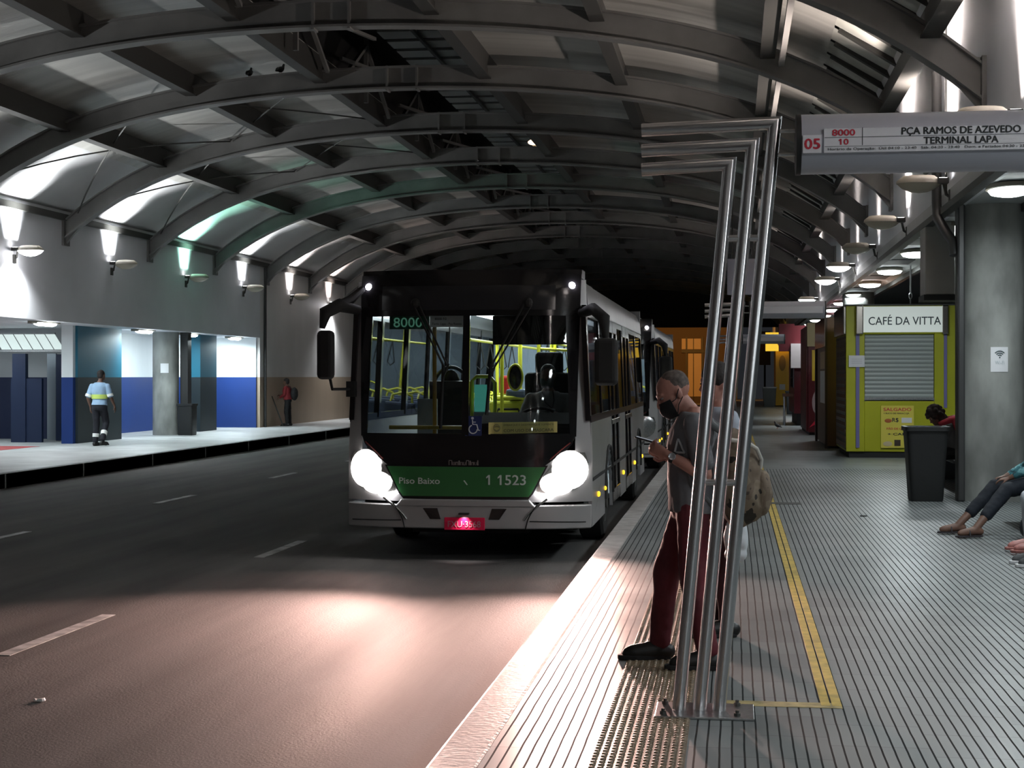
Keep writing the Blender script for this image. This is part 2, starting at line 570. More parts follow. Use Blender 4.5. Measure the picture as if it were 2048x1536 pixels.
struct(MB().box(-12.2, -1.05, YB, 118, -.35, -.25).build('road', mRoad))
struct(MB().box(-1.05, 9, YB, 118, -.35, 0).build('floor', mFloor))
struct(MB().box(-20, -12.05, YB, 118, -.35, 0).build('sidewalk', mWalk))
struct(MB().box(-1.27, -1.05, YB, 118, -.35, 0).build('kerb_right', mKerb, bev=.018))
ky = [YB, -18, -8, 2, 9, 16.0, 20.0, 25.35, 28.6, 32.2, 35.6, 38.9, 42.6, 46.6]
while ky[-1] < 110: ky.append(ky[-1] + 3.6)
for i in range(len(ky) - 1):
    struct(MB().box(-12.2, -12.05, ky[i], ky[i + 1] - .015, -.35, .002).build('kerb_stone', [mKerbDark, mKerbBlack][i % 2], bev=.015))
mb = MB()
mb.box(-.60, -.20, 5.2, 40, .0, .003)
struct(mb.build('tactile_base', mTact))
mb = MB()
yy = 5.25
while yy < 24:
    for i in range(11):
        x = -.582 + i * .0365
        r = .0125
        n = 8 if yy < 11 else 5
        rings = [[(x + q * math.cos(a * 2 * PI / n), yy + q * math.sin(a * 2 * PI / n), z) for a in range(n)] for q, z in ((r, .003), (r * .75, .0075), (r * .4, .0085))]
        mb.loft(rings)
    yy += .05 if yy < 12 else .1
struct(mb.build('tactile_domes', mTact, smooth=40))
for x0, x1 in ((.43, .474), (.484, .53)):
    struct(MB().box(x0, x1, 8.0, 58, 0, .003).build('floor_line', mYellowLine))
struct(MB().box(-.05, .53, 7.95, 8.07, 0, .0022).build('floor_line', M('yellow_worn', (.36, .29, .12), .5, noise=(14, .4))))
for x, ys in ((-4.85, ((10.15, 12.0), (16.0, 17.7), (21.9, 23.6))), (-8.42, ((16.3, 18.3), (22.6, 24.3), (28.5, 30.2), (34.4, 36.1)))):
    for a, b in ys:
        struct(MB().box(x - .055, x + .055, a, b, -.25, -.246).build('lane_marking', mWhiteLine))

# left side
struct(MB().box(-15.1, XL, YB, 49.3, 2.85, 5.35).build('wall_left_upper', mWallUp))
struct(MB().box(-15.1, XL, 49.3, 116, 0, 5.35).build('wall_left', mBeige))
struct(MB().box(-20, -15.1, YB, 49.3, 2.85, 3.0).build('ceiling_recess', mWallUp))
struct(MB().box(-17.5, -17.3, 39.7, 49.3, 0, 2.85).build('wall_recess_back', mBlue))
struct(MB().box(-17.3, -15.0, 49.2, 49.4, 0, 2.85).build('wall_recess_end', mBlue))
struct(MB().box(-20, -15.95, 39.5, 39.7, 0, 2.85).build('wall_recess_divider', dado_material('grey_dado', (.006, .014, .06), (.46, .47, .49), 1.60)))
struct(MB().box(-20, -19.8, YB, 39.5, 0, 2.85).build('wall_entrance', mWallUp))
struct(MB().box(-16.05, -15.76, 36.75, 36.95, 0, 2.85).build('wall_pier', mBlue))
struct(MB().box(-15.95, -15.70, 36.9, 39.7, 0, 2.85).build('door_1', mTeal))
struct(MB().box(-15.80, -15.50, 45.3, 46.8, 0, 2.85).build('door_2', mTeal))
struct(MB().box(-14.95, -14.82, YB, 116, 5.12, 5.26).build('trim_1', mFixDark))
# right side
struct(MB().box(XR, 3.0, YB, 116, 3.85, 6.7).build('wall_right_upper', mWallUp))
struct(MB().box(2.78, 3.75, YB, 116, 3.86, 4.05).build('ceiling_platform', mCeil))
struct(MB().box(2.74, 2.86, YB, 116, 3.78, 3.87).build('trim_2', mFixDark))
struct(MB().box(3.70, 3.80, YB, 116, 3.76, 4.3).build('trim_3', mFixDark))
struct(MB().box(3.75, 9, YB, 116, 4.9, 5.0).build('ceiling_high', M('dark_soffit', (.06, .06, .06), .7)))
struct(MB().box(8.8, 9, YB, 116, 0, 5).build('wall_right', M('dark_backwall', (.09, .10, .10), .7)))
mb = MB()
for k in range(-9, 18):
    mb.box(2.95, 3.45, 21.6 + 4.85 * k, 22.9 + 4.85 * k, 3.845, 3.865)
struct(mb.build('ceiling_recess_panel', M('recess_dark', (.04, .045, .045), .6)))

def arch_sec(t, half, z0, z1, y):
    x = XL + .02 + (XR - XL - .04) * t
    e = min(abs(x - XL), abs(x - XR))
    zt = zb(x) + .42
    return [(x, y - half, zb(x) + z0), (x, y + half, zb(x) + z0), (x, y + half, zt + z1), (x, y - half, zt + z1)]
NS = 44
for y in ARCHES:
    mb = MB()
    tt = [i / NS for i in range(NS + 1)]
    mb.loft([arch_sec(t, .055, .02, -.02, y) for t in tt])
    mb.loft([[(p[0], p[1], zb(p[0]) + (0 if k < 2 else .035)) for k, p in enumerate(arch_sec(t, .14, 0, 0, y))] for t in tt])
    mb.loft([[(p[0], p[1], zb(p[0]) + (.385 if k < 2 else .42)) for k, p in enumerate(arch_sec(t, .14, 0, 0, y))] for t in tt])
    for x0, x1 in ((XL, XL + .05), (XR - .05, XR)):
        mb.box(x0, x1, y - .17, y + .17, 4.56, 5.2)
    for s_, x0 in ((1, XL + .02), (-1, XR - .02)):
        pts = [(x0, 4.58), (x0 + s_ * .55, zb(x0 + s_ * .55) + .1), (x0 + s_ * .55, 5.25), (x0, 5.2)]
        mb.prism(pts, lambda a, b: (a, y - .04, b), lambda a, b: (a, y + .04, b))
    for dx in (-.28, .28):
        mb.box(CX + dx - .02, CX + dx + .02, y - .13, y + .13, 6.9, 7.36)
    struct(mb.build('roof_beam', mSteel, smooth=30))

RO = .66
def sheet_piece(x0, x1, name, mat, n=10):
    mb = MB()
    mb.sheet(lambda a, b: (x0 + (x1 - x0) * a, Y0 + (Y1 - Y0) * b, zb(x0 + (x1 - x0) * a) + RO), n, 36, back=lambda p: (p[0], p[1], p[2] + .05))
    return struct(mb.build(name, mat, smooth=40))
mSheetSide = M('roof_flashing', (.50, .50, .50), .5, noise=(.5, .1))
sheet_piece(XL - .1, -13.35, 'ceiling_left_edge', mSheetSide)
sheet_piece(-13.40, -7.6, 'ceiling_left', mSheet, 16)
sheet_piece(-4.5, 1.35, 'ceiling_right', mSheet, 16)
# louvred strip along the right edge
mb = MB()
mb2 = MB()
yy = Y0
while yy < 75:
    z0, z1 = zb(1.35) + RO, zb(2.2) + RO
    mb.add([(1.35, yy, z0), (2.2, yy, z1), (2.2, yy + .74, z1), (1.35, yy + .74, z0)], [(0, 1, 2, 3)])
    mb2.bar((1.42, yy + .81, z0 - .03), (2.2, yy + .81, z1 - .02), .12, .10)
    yy += .88
mb2.cur = 0
struct(mb.build('ceiling_louvre_panel', M('louvre_panel', (.55, .55, .50), .4, noise=(3, .15))))
struct(mb2.build('ceiling_louvre_bar', mPurlin))
struct(MB().prism([(2.15, 5.78), (2.85, 6.6), (2.85, 6.7), (2.1, 5.9)], lambda a, b: (a, Y0, b), lambda a, b: (a, Y1, b)).build('ceiling_flashing', mSheetSide))
struct(MB().prism([(1.35, zb(1.35) + .75), (2.2, zb(2.2) + .75), (2.2, zb(2.2) + .8), (1.35, zb(1.35) + .8)], lambda a, b: (a, Y0, b), lambda a, b: (a, Y1, b)).build('ceiling_louvre_back', mBlack))
for x, h in ((-12.6, .40), (-10.1, .40), (-7.6, .46), (-4.5, .46), (-2.0, .40), (.5, .40), (2.2, .36)):
    zz = zb(x) + RO
    mb = MB().box(x - .05, x + .05, Y0, Y1, zz - h, zz - .005)
    mb.box(x - .11, x + .11, Y0, Y1, zz - h - .02, zz - h + .01)
    struct(mb.build('roof_beam', mPurlin))
# conduit beside the right purlins
struct(MB().box(.66, .74, Y0, Y1, zb(.7) + .2, zb(.7) + .28).build('roof_beam', M('cable_tray', (.42, .40, .38), .4)))
# lantern over the ridge
zl = zb(-7.6) + RO
mb = MB()
mb.box(-7.7, -7.62, Y0, Y1, zl, zl + 1.1); mb.box(-4.48, -4.4, Y0, Y1, zl, zl + 1.1)
mb.box(-7.7, -4.4, Y0, Y1, zl + 1.05, zl + 1.15)
struct(mb.build('ceiling_lantern', mBlack))
mb = MB()
yy = Y0
while yy < Y1 - 1:
    mb.box(-6.45, -4.7, yy, yy + .62, zl + .36, zl + .40)
    yy += .875
struct(mb.build('ceiling_slat', mSlat))
struct(MB().box(-5.75, -5.69, Y0, Y1, zl + .28, zl + .34).build('roof_beam', mPurlin))
mb = MB()
for y in ARCHES[:-1]:
    mb.bar((-7.35, y + .5, zl - .35), (-7.35, y + 2.6, zl + .75), .07, .07)
    mb.bar((-7.35, y + 4.75, zl - .35), (-7.35, y + 2.6, zl + .75), .07, .07)
    mb.box(-7.39, -7.31, y + 2.56, y + 2.64, zl - .4, zl + .95)
    mb.bar((-7.3, y + .3, zl + .05), (-6.5, y + 4.9, zl + .25), .06, .06)
struct(mb.build('roof_truss', mSteel))
def rod(p, q):
    p = (p[0], p[1], zb(p[0]) + .36); q = (q[0], q[1], zb(q[0]) + .36)
    k = 8
    return [(p[0] + (q[0] - p[0]) * i / k, p[1] + (q[1] - p[1]) * i / k, zb(p[0] + (q[0] - p[0]) * i / k) + .34) for i in range(k + 1)]
for y in (29.05, 34.3):
    mb = MB()
    for xa, xb in ((-14.6, -11.0), (-11.0, -7.7)):
        mb.tube(rod((xa, y), (xb, y + 5.25)), .016, 6); mb.tube(rod((xb, y), (xa, y + 5.25)), .016, 6)
    struct(mb.build('roof_brace', mFixDark))
# ends of the hall
struct(MB().box(-20, 9, YB - .3, YB, -.35, 9).build('wall_back', M('back_wall', (.30, .30, .30), .7)))
struct(MB().box(-16, 4, 101, 101.3, 4.7, 9).build('wall_far_gable', M('gable_dark', (.05, .045, .04), .8)))

# concrete columns
def column(x, y, r, h, name='pillar', dirt=None):
    mb = MB()
    n = 40
    mb.lathe([(r, 0), (r, h)], (x, y, 0), n)
    return struct(mb.build(name, mConc, smooth=50))
column(3.36, 21.72, .43, 3.87)
column(3.32, 43.6, .42, 3.87)
column(3.32, 65.5, .42, 3.87)
column(-15.62, 42.75, .36, 2.86)
struct(MB().box(-15.26, -15.04, 42.9, 43.2, 0, 2.86).build('pillar_duct', mDarkPipe))

# ------------------------------------------------------------------ wall floodlights
def floodlight(label, x, y, z, out, up=0, upcol=WHITE, down=0, group=None):
    t = thing('wall_floodlight', label, 'floodlight', (x, y, z), 0, group)
    s = out
    mb = MB()
    n = 18
    rings = []
    for k, (q, hx, hy, zz) in enumerate(((0, .06, .05, .10), (1, .20, .13, .09), (2, .28, .18, .03), (3, .29, .19, -.01))):
        rings.append([(s * .42 + hx * math.cos(a * 2 * PI / n), hy * math.sin(a * 2 * PI / n), zz) for a in range(n)])
    mb.loft(rings)
    mb.build('housing', mFix, t, smooth=45)
    mb = MB()
    mb.loft([[(s * .42 + hx * math.cos(a * 2 * PI / n), hy * math.sin(a * 2 * PI / n), zz) for a in range(n)] for hx, hy, zz in ((.28, .18, -.012), (.22, .14, -.07), (.12, .09, -.115), (.02, .02, -.13))])
    mb.build('bowl', mUpGlow if down else mBowl, t, smooth=60)
    mb = MB()
    mb.tube([(0, .12, -.18), (s * .06, .12, -.14), (s * .1, .1, .02), (s * .2, .05, .05)], .022, 8)
    mb.box(min(0, s * .03), max(0, s * .03), .06, .18, -.26, -.08)
    mb.build('bracket', mFixDark, t)
    if up:
        mb = MB().box(min(s * .06, s * .2), max(s * .06, s * .2), -.14, .04, -.02, .05)
        h = mb.build('uplight_box', mFixDark, t)
        MB().box(min(s * .08, s * .18), max(s * .08, s * .18), -.12, .02, .05, .054).build('lens', mUpGlow, h)
        spot((s * .46, 0, .16), (s * 1.15, 0, 1), up * .72, 88, upcol, 1, .06, t)
        area((s * .21, 0, .12), (-s * .05, 0, 1), up * .075, .62, .30, upcol, t, 62)
    if down:
        spot((s * .42, 0, -.16), (-s * .25, 0, -1), down * .5, 130, WHITE, .7, .08, t)
    return t
gL = 'floodlights on the left wall'
FL = [('lit floodlight on the left wall nearest the camera, bright above and below', 31.6, 420, WHITE, 300),
      ('wall floodlight above the walking man with a wide white streak over it', 36.9, 420, WHITE, 0),
      ('left wall floodlight with a greenish streak over it', 42.2, 300, GREEN, 0),
      ('left wall floodlight between the green-tinted one and the drainpipe', 47.4, 300, WHITE, 0),
      ('left wall floodlight just beyond the drainpipe', 52.7, 300, (1, .9, .88), 0),
      ('farthest left wall floodlight, shining down beside the bus mirror', 58.0, 220, (1, .8, .75), 420)]
for lab, y, up, col, down in FL:
    floodlight(lab, XL, y, 4.33 if y > 32 else 4.25, 1, up, col, down)
for y in (-15.7, -5.2, 5.35, 15.85, 21.1, 26.35):
    spot((XL + .44, y, 4.49), (1.15, 0, 1), 300, 88, WHITE, 1, .06)
FR = [('right wall floodlight with its top just above the route sign', 15.9, 500, 0),
      ('beige floodlight hanging directly under the route sign', 21.2, 420, 0),
      ('beige bowl floodlight with a tall white streak, right of the steel post', 26.4, 420, 0),
      ('right wall floodlight with a dark bowl, second beyond the route sign', 31.7, 60, 0),
      ('lit right wall floodlight above the ceiling edge, first of the lit ones', 37.0, 60, 120),
      ('lit right wall floodlight, second of the lit ones', 42.2, 60, 120),
      ('lit right wall floodlight farthest along the platform', 52.7, 160, 120)]
for lab, y, up, down in FR:
    floodlight(lab, XR, y, 4.12, -1, up, UPR, down)
for y in (-15.7, -5.2, 5.35, 10.6):
    spot((XR - .44, y, 4.28), (-1.15, 0, 1), 190, 88, UPR, 1, .06)
    area((XR - .21, y, 4.26), (.05, 0, 1), 34, .62, .30, UPR, None, 62)

# ------------------------------------------------------------------ platform ceiling lamps
def ceiling_lamp(label, y, on=1, light=True):
    t = thing('ceiling_lamp', label, 'lamp', (3.2, y, 3.85), 0, 'oval lamps under the platform ceiling')
    mb = MB()
    n = 24
    el = lambda hx, hy, z: [(hx * math.cos(a * 2 * PI / n), hy * math.sin(a * 2 * PI / n), z) for a in range(n)]
    mb.loft([el(.27, .42, -.002), el(.28, .43, -.05), el(.26, .41, -.06)])
    mb.build('lamp_rim', mFix, t, smooth=40)
    mb = MB().loft([el(.25, .40, -.058), el(.22, .36, -.10), el(.12, .2, -.125), el(.02, .03, -.13)])
    mb.build('diffuser', mLampOn, t, smooth=60)
    if light:
        area((0, 0, -.15), (0, 0, -1), 27, .5, .8, COOL, t, 170)
    return t
YL = [-19.7, -14.8, -10.0, -5.1, -.2, 4.7, 9.5, 14.4, 19.25, 24.1, 29.0, 33.8, 38.6, 43.5, 48.3, 53.2, 58.0, 62.9, 67.7, 72.6, 77.4, 82.3]
lab_l = ['of the row behind the photographer'] * 5 + ['above the seats before the concrete column, out of view', 'second before the concrete column, out of view', 'over the people on the bench', 'bright oval lamp at the right edge beside the concrete column top',
         'oval ceiling lamp hidden behind the hanging grey box', 'first oval lamp past the hanging grey box', 'second oval lamp past the hanging grey box', 'third oval lamp past the hanging grey box']
for i, y in enumerate(YL):
    lab = lab_l[i] if i < len(lab_l) else 'small distant oval lamp in the far row above the platform'
    if i < 8: lab = 'oval ceiling lamp ' + lab
    ceiling_lamp(lab, y, 1, i < 18)

# recess lamps on the left platform
for i, (y, lab) in enumerate(((34.2, 'oval recess lamp left of the teal door near the glass canopy'), (40.3, 'oval recess lamp between the teal door and the concrete column'),
                              (43.9, 'oval recess lamp just right of the left concrete column'), (48.0, 'oval recess lamp over the brightly lit blue and white end wall'))):
    t = thing('recess_lamp', lab, 'lamp', (-15.32, y, 2.85), 0, 'recess lamps on the left')
    mb = MB().box(-.05, .05, -.80, -.5, -.06, 0); mb.box(-.1, .1, -.6, .6, -.03, 0)
    mb.build('lamp_base', mFix, t)
    n = 16
    mb = MB().loft([[(hx * math.cos(a * 2 * PI / n), hy * math.sin(a * 2 * PI / n), z) for a in range(n)] for hx, hy, z in ((.11, .58, -.03), (.10, .56, -.07), (.04, .4, -.10))])
    mb.build('diffuser', mLampOn, t, smooth=60)
    area((0, 0, -.13), (-.15, 0, -1), (22, 44, 30, 46)[i], .25, 1.1, (.82, .96, 1), t, 175)
area((-18.3, 36, 2.8), (0, 0, -1), 22, 1.5, 1.5, (.85, .97, 1), None, 170)
# sodium lamps lighting the street beyond the hall
spot((-4, 104, 6), (.05, 1, -.4), 800, 120, (1, .42, .08), .5, .3)

# ------------------------------------------------------------------ city bus
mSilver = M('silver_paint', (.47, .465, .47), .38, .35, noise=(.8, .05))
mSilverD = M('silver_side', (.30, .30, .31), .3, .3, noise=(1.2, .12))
mMask = M('black_gloss', (.014, .013, .014), .12, spec=.5)
mGreen = M('green_band', (.035, .17, .05), .3)
mRub = M('rubber', (.014, .014, .014), .75)
mBusDark = M('bus_underbody', (.01, .01, .01), .8)
mGlassF = glass_mat('windshield_glass', (.86, .90, .90), .1)
mGlassS = glass_mat('side_glass', (.20, .21, .22), .3)
mYel = M('yellow_pole', (.72, .70, .05), .35)
mYelP = M('yellow_panel', (.66, .66, .06), .4)
mSeat = M('seat_fabric', (.045, .065, .12), .7, noise=(14, .4))
mSeatBk = M('seat_shell', (.10, .13, .20), .5)
mGreyIn = M('interior_grey', (.28, .31, .34), .55)
mDash = M('dashboard', (.018, .014, .014), .8, spec=.1)
mTurq = M('validator_screen', (.03, .13, .11), .3, emit=.25, ecol=(.05, .25, .2))
mPlate = M('plate_red', (.95, .012, .09), .45)
mAmber = M('amber_marker', (.9, .45, .02), .3, emit=.8, ecol=(1, .55, .02))
mRedP = M('red_plastic', (.6, .03, .03), .4)
mInLamp = M('bus_strip_lamp', (1, 1, 1), .4, emit=5, ecol=(.85, .95, 1))
mGreenSign = M('route_sign_green', (.02, .09, .06), .4)
mLedGreen = M('route_digits', (.14, .40, .28), .4, emit=.05, ecol=(.3, .8, .55))
mPaper = M('paper_white', (.72, .72, .74), .6)
mBlueSt = M('sticker_blue', (.02, .035, .14), .4)
mYelSt = M('sticker_yellow', (.72, .62, .22), .6)

BW = 1.27
def bhw(z):
    return BW - .0 - max(0, z - 1.1) * .045
def bme(z):
    return 1.115 + .035 * max(0, min(1, (z - 1.25) / 1.6))
def bfy(x, z):
    a = min(1, abs(x) / BW)
    lean = .0 if z < 1.0 else .17 * ((z - 1.0) / 2) ** 1.4
    top = 0 if z < 2.75 else .5 * (z - 2.75) ** 1.5
    return .26 * a ** 3.6 + lean + top

def lut(tab):
    def f(z):
        if z <= tab[0][0]: return tab[0][1]
        for (a, p), (b, q) in zip(tab, tab[1:]):
            if z <= b: return p + (q - p) * (z - a) / (b - a)
        return tab[-1][1]
    return f

def bpanel(mb, xl, xr, z0, z1, off, thick=.03, nx=14, nz=10):
    xl = lut(xl) if isinstance(xl, (list, tuple)) else (xl if callable(xl) else (lambda z, k=xl: k))
    xr = lut(xr) if isinstance(xr, (list, tuple)) else (xr if callable(xr) else (lambda z, k=xr: k))
    def fn(a, b):
        z = z0 + (z1 - z0) * b
        x = xl(z) + (xr(z) - xl(z)) * a
        return (x, bfy(x, z) - off, z)
    mb.sheet(fn, nx, nz, back=lambda p: (p[0], p[1] + thick, p[2]))
    return mb

def front_flat(x, z, off):
    e = .01
    p = V((x, bfy(x, z) - off, z))
    dx = (V((x + e, bfy(x + e, z), z)) - V((x - e, bfy(x - e, z), z))).normalized()
    dz = (V((x, bfy(x, z + e), z + e)) - V((x, bfy(x, z - e), z - e))).normalized()
    return p, dx, dz

def front_text(body, x, z, h, mat, parent, wid=None, bold=0, off=.016):
    p, dx, dz = front_flat(x, z, off)
    o = lettering(body, p, dx, dz, h, mat, parent, wid, bold)
    for i, v in enumerate(o.data.vertices):          # wrap on the curved front
        v.co.y = bfy(v.co.x, v.co.z) - off - .0003 * (i * 5 // max(1, len(o.data.vertices)))
    return o

def wheel(bus, x, y, s):
    t = MB()
    R = .47
    prof = [(.28, -.13), (.42, -.14), (.465, -.11), (R, -.06), (R, .06), (.465, .11), (.42, .14), (.28, .13)]
    n = 32
    t.loft([[(x + z * 1.0, y + r * math.cos(a * 2 * PI / n), R + r * math.sin(a * 2 * PI / n)) for a in range(n)] for r, z in prof])
    w_ = t.build('wheel', mRub, bus, smooth=35)
    t = MB()
    t.loft([[(x + z * s, y + r * math.cos(a * 2 * PI / n), R + r * math.sin(a * 2 * PI / n)) for a in range(n)] for r, z in ((.285, .10), (.27, .135), (.2, .09), (.12, .10), (.11, .16), (.03, .17))])
    t.build('rim', mFixDark, w_, smooth=35)

def arc(y, z, r, a0, a1, n=10):
    return [(y + r * math.cos(a0 + (a1 - a0) * i / n), z + r * math.sin(a0 + (a1 - a0) * i / n)) for i in range(n + 1)]

def passenger_seat(bus, x, y):
    mb = MB()
    mb.box(x - .21, x + .21, y - .02, y + .40, .80, .88)
    mb.obox((x, y + .43, 1.18), (1, 0, 0), (0, 1, .14), (0, -.14, 1), .20, .035, .34)
    s_ = mb.build('passenger_seat', mSeat, bus, bev=.03)
    MB().tube([(x - .15, y + .47, 1.45), (x - .13, y + .49, 1.60), (x, y + .50, 1.64), (x + .13, y + .49, 1.60), (x + .15, y + .47, 1.45)], .016, 8).build('grab_handle', mYel, s_, smooth=60)
    MB().box(x - .05, x + .05, y + .1, y + .3, .38, .80).build('pedestal', mGreyIn, s_)

def make_bus(label, loc):
    bus = thing('city_bus', label, 'bus', loc)
    L_ = 9.9
    # ---- sides
    WY = (2.45, 8.25)
    DY = ((3.05, 4.4), (5.45, 6.8))
    for s in (-1, 1):
        top = 1.42
        bot = .34
        if s > 0: spans = [(.26, DY[0][0]), (DY[0][1], DY[1][0]), (DY[1][1], L_)]
        else: spans = [(.26, L_)]
        mb = MB()
        for a, b in spans:
            poly = [(a, bot)]
            for wy in WY:
                if a < wy < b:
                    e = min(wy + .56, b - .01)
                    poly += [(wy - .56, bot), (wy - .56, .5)] + arc(wy, .5, .56, PI, 0, 12)[1:] + [(wy + .56, bot)]
            poly += [(b, bot), (b, top), (a, top)]
            mb.prism(poly, lambda y, z: (s * (bhw(z)), y, z), lambda y, z: (s * (bhw(z) - .035), y, z))
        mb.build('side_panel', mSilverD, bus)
        for wy in WY:                               # rubber arches
            pts = arc(wy, .5, .575, PI, 0, 14)
            MB().tube([(s * (bhw(.6) + .004), y, z) for y, z in pts], .02, 6).build('wheel_arch_trim', mRub, bus)
        # window posts and glass
        zb0, zt0 = 1.42, 2.58
        posts = [.26, 1.75, 3.0, 4.45, 5.4, 6.85, 8.3, 9.86] if s > 0 else [.26, 1.45, 2.9, 4.3, 5.7, 7.1, 8.5, 9.86]
        mb = MB()
        for p in posts:
            mb.prism([(p - .05, zb0), (p + .05, zb0), (p + .05, zt0), (p - .05, zt0)], lambda y, z: (s * bhw(z), y, z), lambda y, z: (s * (bhw(z) - .05), y, z))
        mb.prism([(.26, zb0 - .02), (L_, zb0 - .02), (L_, zb0 + .05), (.26, zb0 + .05)], lambda y, z: (s * (bhw(z) + .003), y, z), lambda y, z: (s * (bhw(z) - .04), y, z))
        mb.prism([(.26, zt0 - .10), (L_, zt0 - .10), (L_, zt0 + .02), (.26, zt0 + .02)], lambda y, z: (s * (bhw(z) + .003), y, z), lambda y, z: (s * (bhw(z) - .04), y, z))
        mb.build('window_frame', mMask, bus)
        for a, b in zip(posts, posts[1:]):
            if s > 0 and any(abs((a + b) / 2 - (d0 + d1) / 2) < .3 for d0, d1 in DY): continue
            MB().prism([(a + .05, zb0 + .05), (b - .05, zb0 + .05), (b - .05, zt0 - .1), (a + .05, zt0 - .1)], lambda y, z: (s * (bhw(z) - .012), y, z), lambda y, z: (s * (bhw(z) - .02), y, z)).build('side_window', mGlassS, bus)
        # waist rail and amber side markers
        for y in (1.0, 1.9, 3.0 if s < 0 else 4.9, 7.3, 9.2):
            MB().ell((s * (BW + .005), y, .62), .018, .05, .03, n=10, k=6).build('side_marker', mAmber, bus, smooth=60)
        MB().prism([(.3, .80), (L_, .80), (L_, .83), (.3, .83)], lambda y, z: (s * (BW + .006), y, z), lambda y, z: (s * (BW - .01), y, z)).build('rub_rail', mRub, bus)
    # doors on the platform side
    for d0, d1 in DY:
        dm = None
        for a, b in ((d0 + .02, (d0 + d1) / 2 - .01), ((d0 + d1) / 2 + .01, d1 - .02)):
            mb = MB()
            fr = lambda y0, y1, z0, z1: mb.prism([(y0, z0), (y1, z0), (y1, z1), (y0, z1)], lambda y, z: (bhw(z) + .006, y, z), lambda y, z: (bhw(z) - .04, y, z))
            fr(a, a + .07, .36, 2.56); fr(b - .07, b, .36, 2.56); fr(a, b, .36, .52); fr(a, b, 2.4, 2.56); fr(a, b, 1.3, 1.36)
            d_ = mb.build('door_leaf', mMask, bus, bev=.006)
            MB().prism([(a + .06, .5), (b - .06, .5), (b - .06, 2.42), (a + .06, 2.42)], lambda y, z: (bhw(z) - .012, y, z), lambda y, z: (bhw(z) - .02, y, z)).build('door_glass', mGlassS, d_)
    # ---- roof shell
    sec = [(1.215, 2.55), (1.20, 2.72), (1.14, 2.85), (1.0, 2.93), (.7, 2.97), (0, 2.985)]
    full = sec + [(-x, z) for x, z in reversed(sec[:-1])]
    inner = [(x * .965, z - .04) for x, z in full]
    mb = MB()
    for y0_, y1_ in ((.42, L_),):
        ring = lambda y: [(x, y, z) for x, z in full] + [(x, y, z) for x, z in reversed(inner)]
        mb.loft([ring(y0_), ring(3), ring(6), ring(y1_)])
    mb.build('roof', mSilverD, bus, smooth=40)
    mb = MB().box(-.75, .75, 3.6, 6.4, 2.975, 3.13)
    mb.build('roof_unit', mSilverD, bus, bev=.05)
    MB().box(-1.2, 1.2, L_ - .05, L_, .34, 2.92).build('rear_panel', mSilverD, bus)
    # ---- underbody
    mb = MB().box(-1.05, 1.05, .35, L_ - .1, .30, .40)
    mb.box(-.6, .6, .3, L_ - .2, .26, .32)
    mb.build('underbody', mBusDark, bus)
    for wy in WY:
        for s in (-1, 1): wheel(bus, s * 1.09, wy, s)
    # ---- front: silver skin, black mask, green band, glass
    mb = MB()
    for s in (-1, 1):
        a = lambda z: s * (bme(z) - .01)
        b = lambda z: s * bhw(z)
        bpanel(mb, a, b, 1.0, 2.86, .0, .05, 8, 14)
    bpanel(mb, lambda z: -bhw(z), lambda z: bhw(z), .60, 1.12, 0, .05, 24, 6)
    mb.build('front_skin', mSilver, bus, smooth=40)
    mb = MB()
    bpanel(mb, lambda z: -(bhw(z) - .005 - .03 * max(0, .45 - z)), lambda z: bhw(z) - .005 - .03 * max(0, .45 - z), .33, .57, .035, .2, 28, 5)
    bpanel(mb, lambda z: -.66 - .9 * max(0, .62 - z), lambda z: .66 + .9 * max(0, .62 - z), .55, .625, .045, .2, 20, 4)
    bu = mb.build('bumper', mSilver, bus, smooth=40, bev=.012)
    for s in (-1, 1):
        mb = MB()
        p = [(s * .28, .535), (s * .43, .535), (s * .355, .425), (s * .245, .425)]
        mb.prism(p, lambda x, z: (x, bfy(x, z) - .040, z), lambda x, z: (x, bfy(x, z) + .02, z))
        mb.build('bumper_slot', mMask, bu)
    for s in (-1, 1):
        mb = MB()
        mb.tube([(s * (.62 + .12 * t), bfy(.62, .5) - .04 - .008 * math.sin(t * PI), .33 + .25 * t ** .6) for t in [i / 6 for i in range(7)]], .006, 6)
        mb.tube([(s * x, bfy(x, .40) - .037, .40 + .01 * math.sin(x * 3)) for x in [.66 + .55 * i / 8 for i in range(9)]], .006, 6)
        mb.build('bumper_seam', mRub, bu)
    for s in (-1, 1):
        MB().tube([(s * (.60 + .24 * t), bfy(.7, .55) - .047, .42 + .22 * t ** .8) for t in [i / 6 for i in range(7)]], .014, 6).build('bumper_trim', mChrome, bu, smooth=60)
    mb = MB()
    bpanel(mb, lambda z: -bme(z), bme, 2.49, 2.92, .012, .04, 24, 8)
    for s in (-1, 1):
        bpanel(mb, lambda z: s * (1.06 - max(0, z - 1.1) * .04), lambda z: s * bme(z), 1.26, 2.5, .012, .04, 4, 12)
    tb = [(.96, .80), (1.05, .92), (1.15, 1.06), (1.29, 1.115)]
    bpanel(mb, [(z, -x) for z, x in tb], tb, .96, 1.29, .012, .04, 24, 6)
    bpanel(mb, -.035, .035, 1.26, 2.5, .014, .03, 2, 12)
    gb = [(.60, .62), (.68, .69), (.97, .84)]
    bpanel(mb, [(z, -x) for z, x in gb], gb, .615, .97, .010, .03, 20, 5)
    mk = mb.build('front_mask', mMask, bus, smooth=40)
    mb = MB()
    bpanel(mb, lambda z: -.9, lambda z: .9, 2.55, 2.80, .016, .01, 16, 4)
    mb.build('destination_glass', M('destination_glass', (.03, .03, .033), .1), mk, smooth=40)
    mb = MB()
    bpanel(mb, lambda z: -bme(z), bme, 2.88, 2.97, -.02, .35, 20, 3)
    mb.build('front_cap', mMask, bus, smooth=40)
    mb = MB()
